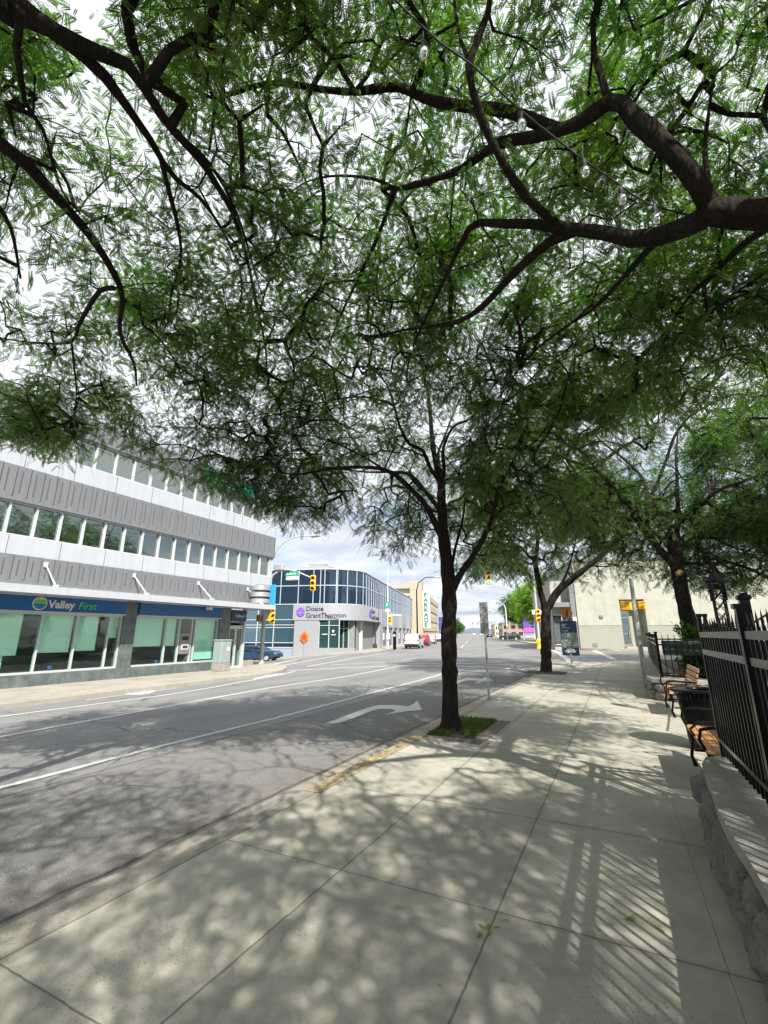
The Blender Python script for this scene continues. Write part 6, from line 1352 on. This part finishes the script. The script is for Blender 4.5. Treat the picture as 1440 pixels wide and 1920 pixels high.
bl3 = [(q.x, q.y, 5.6, 3.9, 3.9, 1.6, 1), (q.x - 2.0, q.y - 1.0, 5.2, 2.4, 2.3, 1.2, 1), (q.x + 2.3, q.y - .4, 4.6, 2.3, 2.4, 1.2, 1), (q.x - .4, q.y - 1.7, 5.9, 2.6, 2.0, 1.2, 1), (q.x + .5, q.y + .6, 4.2, 2.4, 2.4, .7, .8), (*P_(1060, 800, 11), 1.6, 1.5, 1.0, 1.6), (*P_(1390, 870, 11), 1.5, 1.5, 1.1, 1.6), (*P_(1180, 720, 11), 1.8, 1.5, 1.0, 1.4), (*P_(1340, 1000, 13), 1.6, 1.5, .8, 1.2), (*P_(1120, 960, 14), 1.6, 1.5, 1.0, 1.2), (*P_(1390, 1050, 13), 1.3, 1.2, .6, 2)]
t3 = grow_tree('honey_locust_tree', tuple(q), T3, bl3, 1700, 25, 'stout locust tree with a pale pruned stub rising behind the planted bed fence', leaves_per=15, leaf_len=.19, tmpl=(6, .20, .10), clump=.52, minr=.009)
sp0 = Z3(1275, 1074, -.20); st_ = MB().tube([Vector(sp0) - q + Vector((0, .12, -.02)), Vector(sp0) - q + Vector((0, -.02, .01))], .085, 14).build('pruned_stub', mat('cut wood', (.55, .36, .17), .8), t3)
# --- further trees in the garden on the right
def simple_tree(name, q, h, r, seed, label, lm='leafC', n=420, trunk=.16, lp_=10, ll=.4, tm=(4, .3, .17), cl=.8, mask=False, zc=.68, group=None, lean=(0, 0), flat=.6):
    v = Vector; L = []
    L.append(([tuple(q - v((0, 0, .1))), tuple(q + v((0, 0, h * .2))), tuple(q + v((lean[0] * .5, lean[1] * .5, h * .38))), tuple(q + v((lean[0], lean[1], h * .75)))], [trunk * 1.3, trunk, trunk * .8, trunk * .25])); rr = random.Random(seed)
    for k in range(6):
        a = k * 1.05 + rr.random() * .6; s0 = q + v((lean[0] * .4, lean[1] * .4, h * (.30 + .06 * k))); e_ = s0 + v((math.cos(a) * r * .75, math.sin(a) * r * .75, h * .22)); L.append(([tuple(s0), tuple(s0.lerp(e_, .5) + v((0, 0, h * .05))), tuple(e_)], [trunk * .55, trunk * .35, trunk * .1]))
    bl = [(q.x + lean[0], q.y + lean[1], q.z + h * zc, r, r, h * (1 - zc) * .95, 1)]
    for k in range(4): a = k * 1.6 + seed; bl.append((q.x + lean[0] + math.cos(a) * r * .5, q.y + lean[1] + math.sin(a) * r * .5, q.z + h * (zc - .10), r * .6, r * .6, h * .2, 1))
    return grow_tree(name, tuple(q), L, bl, n, seed, label, leaves_per=lp_, leaf_len=ll, tmpl=tm, clump=cl, lmat=lm, mask=mask, flat=flat, minr=.008, group=group)
q = W(19.0, -5.2, .4); simple_tree('honey_locust_tree', q, 6.2, 3.6, 31, 'slender locust tree behind the lattice archway, before the cream wall', 'leafB', 650, .13, 10, .26, (5, .24, .12), .5, True)
q = W(12.0, -6.3, .4); simple_tree('honey_locust_tree', q, 9.5, 4.2, 33, 'locust tree deep in the garden at the right edge', 'leafB', 600, .15, 10, .24, (5, .24, .12), .5, True)
tags = ['bright green street tree nearest the far right corner', 'bright green street tree second along the far right pavement', 'bright green street tree third along the far right pavement', 'darker green street tree farthest of the far right row']
for k, (s_, t_, h_, r_, lm) in enumerate(((75, -17.5, 10.5, 4.6, 'leafC'), (88, -13.5, 11.5, 4.6, 'leafC'), (108, -14.5, 12.5, 5.6, 'leafC'), (128, -13.5, 12.5, 5.2, 'leafD'))):
    p = S(s_, t_); simple_tree('street_tree', Vector((p.x, p.y, gz(p.x, p.y) + .1)), h_, r_, 41 + k, tags[k], lm, 520, .2, 11, .75, (3, .42, .26), 1.3, group='green street trees on the far right pavement')
for k, (s_, t_, h_) in enumerate(((330, 14, 12), (380, 16, 14), (430, 15, 13))):
    p = S(s_, t_); simple_tree('street_tree', Vector((p.x, p.y, -.3)), h_, 7, 51 + k, ['round dark tree far down the left side of the street', 'second round tree far down the left side', 'last small tree on the left below the blue hill'][k], 'leafD', 200, .3, 10, 1.6, (3, .45, .3), 2.6, group='distant trees on the left')
# added trees: first shades the pavement unseen, tall pair fills the bank window reflections
for k, (u_, v_) in enumerate(((-3.6, -3.6), (24, -7.8), (18, -12))):
    q = W(u_, v_, .3); simple_tree('honey_locust_tree', q, (8.2, 14, 15)[k], (3.9, 5, 5.5)[k], 61 + k, ['locust tree in the garden behind the viewer that shades the pavement', 'tall locust tree at the garden end mirrored in the bank windows', 'tallest locust tree far back in the garden'][k], 'leafB', (520, 500, 500)[k], .18, 10, (.22, .42, .42)[k], ((6, .21, .10), (4, .28, .15), (4, .28, .15))[k], (.42, .75, .75)[k], True)

# ------------------------------------------------------------------ shrubs, grass and small things
def shrub(loc, rx, ry, h, n, seed, label, ll=.11, name='shrub', cat='shrub'):
    r = np.random.default_rng(seed); root = empty(name, loc, RN, label, cat); mb = MB(); ends = []
    for k in range(n // 26 + 6):
        a = r.random() * 6.28; e_ = Vector((math.cos(a) * rx * r.random() ** .5, math.sin(a) * ry * r.random() ** .5, h * r.uniform(.45, 1))); mb.tube([(e_.x * .3, e_.y * .3, 0), (e_.x * .6, e_.y * .6, e_.z * .5), tuple(e_)], [.012, .008, .004], 5); ends.append(e_)
    mb.build('stem', M['bark'], root); E_ = np.array([tuple(e_) for e_ in ends]); k = r.integers(0, len(E_), n); f = r.random((n, 1)) ** .6
    base = E_[k] * np.concatenate([f * .4 + .6, f * .4 + .6, f], 1) + r.normal(size=(n, 3)) * .05; ax = r.normal(size=(n, 3)) + [0, 0, .5]; nm = r.normal(size=(n, 3)) * .5 + [0, 0, 1]
    T = np.array([(0, 0, 0), (.5, .2, .03), (1, 0, -.12), (.5, -.2, .03)]); V, F_ = leaves_mesh(base, ax, nm, ll * r.uniform(.6, 1.3, n), T); raw_mesh('foliage', V, F_, 4, M['leafD'], root); return root
q = W(14.9, -1.9, .4); shrub(tuple(q), .5, .55, .95, 1500, 2, 'green leafy shrub growing behind the far fence beside the stout tree')
q = W(15.3, -3.0, .4); shrub(tuple(q), .5, .5, .7, 900, 3, 'small shrub behind the far fence under the planter box')
r_ = np.random.default_rng(8)
pz_ = shrub((0, 0, 0), .15, 1.0, .42, 1100, 6, 'leafy plants spilling above the long dark planter box', .13, 'potted_plants', 'plants'); p = W(14.51, -2.15, 1.40); pz_.location = p
for k, (u_, v_, h_) in enumerate(((2.5, -3.0, 1.3), (5.0, -4.2, 1.4), (-1.0, -3.2, 1.2), (9.5, -4.4, 1.3), (17.5, -3.6, .8))):
    q = W(u_, v_, .35); shrub(tuple(q), 1.3, .8, h_, 2600, 20 + k, ['dark hedge plant behind the nearest fence', 'dark hedge plant behind the iron gate', 'hedge plant behind the fence beside the viewer', 'hedge plant behind the lattice archway', 'low plant in the bed near the cream wall'][k])
# square of grass with its brick edge under the first kerb tree
gu0, gu1, gv0, gv1 = 7.50, 9.25, 2.22, 2.98
gbed = MB().box(gu0, gu1, gv0, gv1, -.05, .012).build('tree_pit', bpy.data.materials['dark soil'], None, rz=RN); tag(gbed, kind='structure')
n = 6500; r = np.random.default_rng(1); gu = r.uniform(gu0, gu1, n); gv = r.uniform(gv0, gv1, n); keep = (np.array([mnoise.noise(Vector((a * 2.6, b * 2.6, 0))) for a, b in zip(gu, gv)]) > -.28) & ((gu - 8.1) ** 2 + (gv - 2.76) ** 2 > .17 ** 2) & (r.random(n) < (.45 + .55 * np.minimum(1, ((gu - 8.1) ** 2 + (gv - 2.76) ** 2) / .2))); gu, gv = gu[keep], gv[keep]; n = len(gu)
bp3 = np.stack([gu * UD.x + gv * VD.x, gu * UD.y + gv * VD.y, np.full(n, .01)], 1); ax = r.normal(size=(n, 3)) * [.5, .5, .1] + [0, 0, 1]; V, F_ = leaves_mesh(bp3, ax, r.normal(size=(n, 3)), r.uniform(.03, .075, n), np.array([(0, -.06, 0), (.6, -.04, .05), (1, 0, .2), (0, .06, 0)])); go = raw_mesh('grass', V, F_, 4, M['grass']); tag(go, kind='stuff')
mb = MB(); br_ = mat('grey paving brick', (.13, .12, .108), .9, noise=(14, .4)); k = 0
v_ = gv0 - .20
while v_ < gv1 - .02: mb.bbox(gu0 - .13, gu0 - .01, v_ + .006, v_ + .114, -.02, .008, .004); mb.bbox(gu0 - .26, gu0 - .14, v_ + .006, v_ + .114, -.02, .008, .004) if v_ < gv0 + .3 else None; v_ += .12
u_ = gu0
while u_ < gu1: mb.bbox(u_ + .006, u_ + .114, gv0 - .13, gv0 - .01, -.02, .008, .004); mb.bbox(u_ + .006, u_ + .114, gv0 - .25, gv0 - .14, -.02, .008, .004); u_ += .12
o = mb.build('brick_edging', br_, None, rz=RN); tag(o, kind='structure')
# dark grate under the second kerb tree
q = gp(1024, 1261, .13); mb = MB()
for k in range(14): mb.box(-.75 + k * .11, -.68 + k * .11, -.75, .75, .0, .012)
o = mb.box(-.8, .8, -.8, -.75, 0, .014).box(-.8, .8, .75, .8, 0, .014).build('tree_grate', mat('rusted grate', (.05, .038, .03), .8), None, loc=(q.x, q.y, q.z + .002), rz=RN); tag(o, 'square dark iron grate at the foot of the second kerb tree', 'grate')
# string of bulbs through the limbs
wp = [P_(720, -20, 2.7), P_(825, 80, 2.75), P_(885, 122, 2.8), P_(970, 202, 2.9), P_(1045, 262, 3.0), P_(1080, 290, 3.05), P_(1155, 342, 3.15), P_(1215, 382, 3.2), P_(1300, 405, 3.25)]
s0 = Vector(wp[0]); sl2 = empty('string_lights', tuple(s0), 0, 'string of clear glass bulbs on a dark wire strung through the overhead limbs', 'string lights'); c, _ = catmull([Vector(p) - s0 for p in wp], [.006] * len(wp)); MB().tube(c, .006, 6).build('wire', M['rubber'], sl2)
for x, y, d in ((794, 78, 2.75), (975, 212, 2.9), (1094, 300, 3.05), (1163, 352, 3.15), (1226, 388, 3.2)):
    p = Vector(P_(x, y, d)) - s0; sk = MB().lathe([(.013, 0), (.016, -.005), (.016, -.045), (.013, -.05)], 12).build('bulb_socket', M['rubber'], sl2, smooth=True, loc=p)
    MB().lathe([(.011, -.045), (.016, -.058), (.030, -.085), (.033, -.105), (.028, -.128), (.014, -.143), (.002, -.147)], 16).build('bulb', M['bulb'], sk, smooth=True)
    MB().tube([p, p + Vector((0, 0, .09))], .004, 5).build('drop_wire', M['rubber'], sl2)
# fallen sprigs, leaf litter and gum
T = leaf_template(8, .2, .08, 0)
for (x, y), k, lb in (((918, 1745), 5, 'fresh green leaf sprig lying on the middle paving joint'), ((1195, 1724), 4, 'green leaf sprig lying among the fence shadows')):
    q = gp(x, y, .13); r = np.random.default_rng(k); ax = r.normal(size=(k, 3)) * [1, 1, .02]; V, F_ = leaves_mesh(r.normal(size=(k, 3)) * [.025, .025, .002] + [0, 0, .012], ax, np.tile([[0, 0, 1.]], (k, 1)) + r.normal(size=(k, 3)) * .15, r.uniform(.05, .08, k), T)
    V[:, 2] = np.maximum(V[:, 2], .003); o = raw_mesh('leaf_sprig', V, F_, 4, M['leafC']); o.location = q; tag(o, lb, 'leaf')
q = gp(943, 1726, .13); o = MB().add([(0, 0, .004), (.02, -.008, .012), (.035, .004, .006), (.018, .014, .012)], [(0, 1, 2, 3)]).build('fallen_leaf', mat('yellow leaf', (.55, .36, .08), .7), None, loc=q); tag(o, 'single yellow fallen leaf above the green sprig', 'leaf')
r = np.random.default_rng(77); n = 900; u_ = r.uniform(-1, 22, n); side = r.random(n); v_ = np.where(side < .55, 3.2 + np.abs(r.normal(size=n)) * .35, np.where(side < .8, -.48 + np.abs(r.normal(size=n)) * .12, r.uniform(-.4, 3, n)))
X_ = u_ * UD.x + v_ * VD.x; Y_ = u_ * UD.y + v_ * VD.y; Z0 = groundz(X_, Y_) + np.where(v_ < 3.16, .136, .012); b3 = np.stack([X_, Y_, Z0], 1)
V, F_ = leaves_mesh(b3, r.normal(size=(n, 3)) * [1, 1, .15], np.tile([[0, 0, 1.]], (n, 1)) + r.normal(size=(n, 3)) * .3, r.uniform(.008, .026, n), np.array([(0, 0, 0), (.5, .22, .1), (1, 0, 0), (.5, -.22, .1)])); o = raw_mesh('leaf_litter', V, F_, 4, mat('dry leaflets', (.30, .24, .11), .9)); tag(o, kind='stuff')
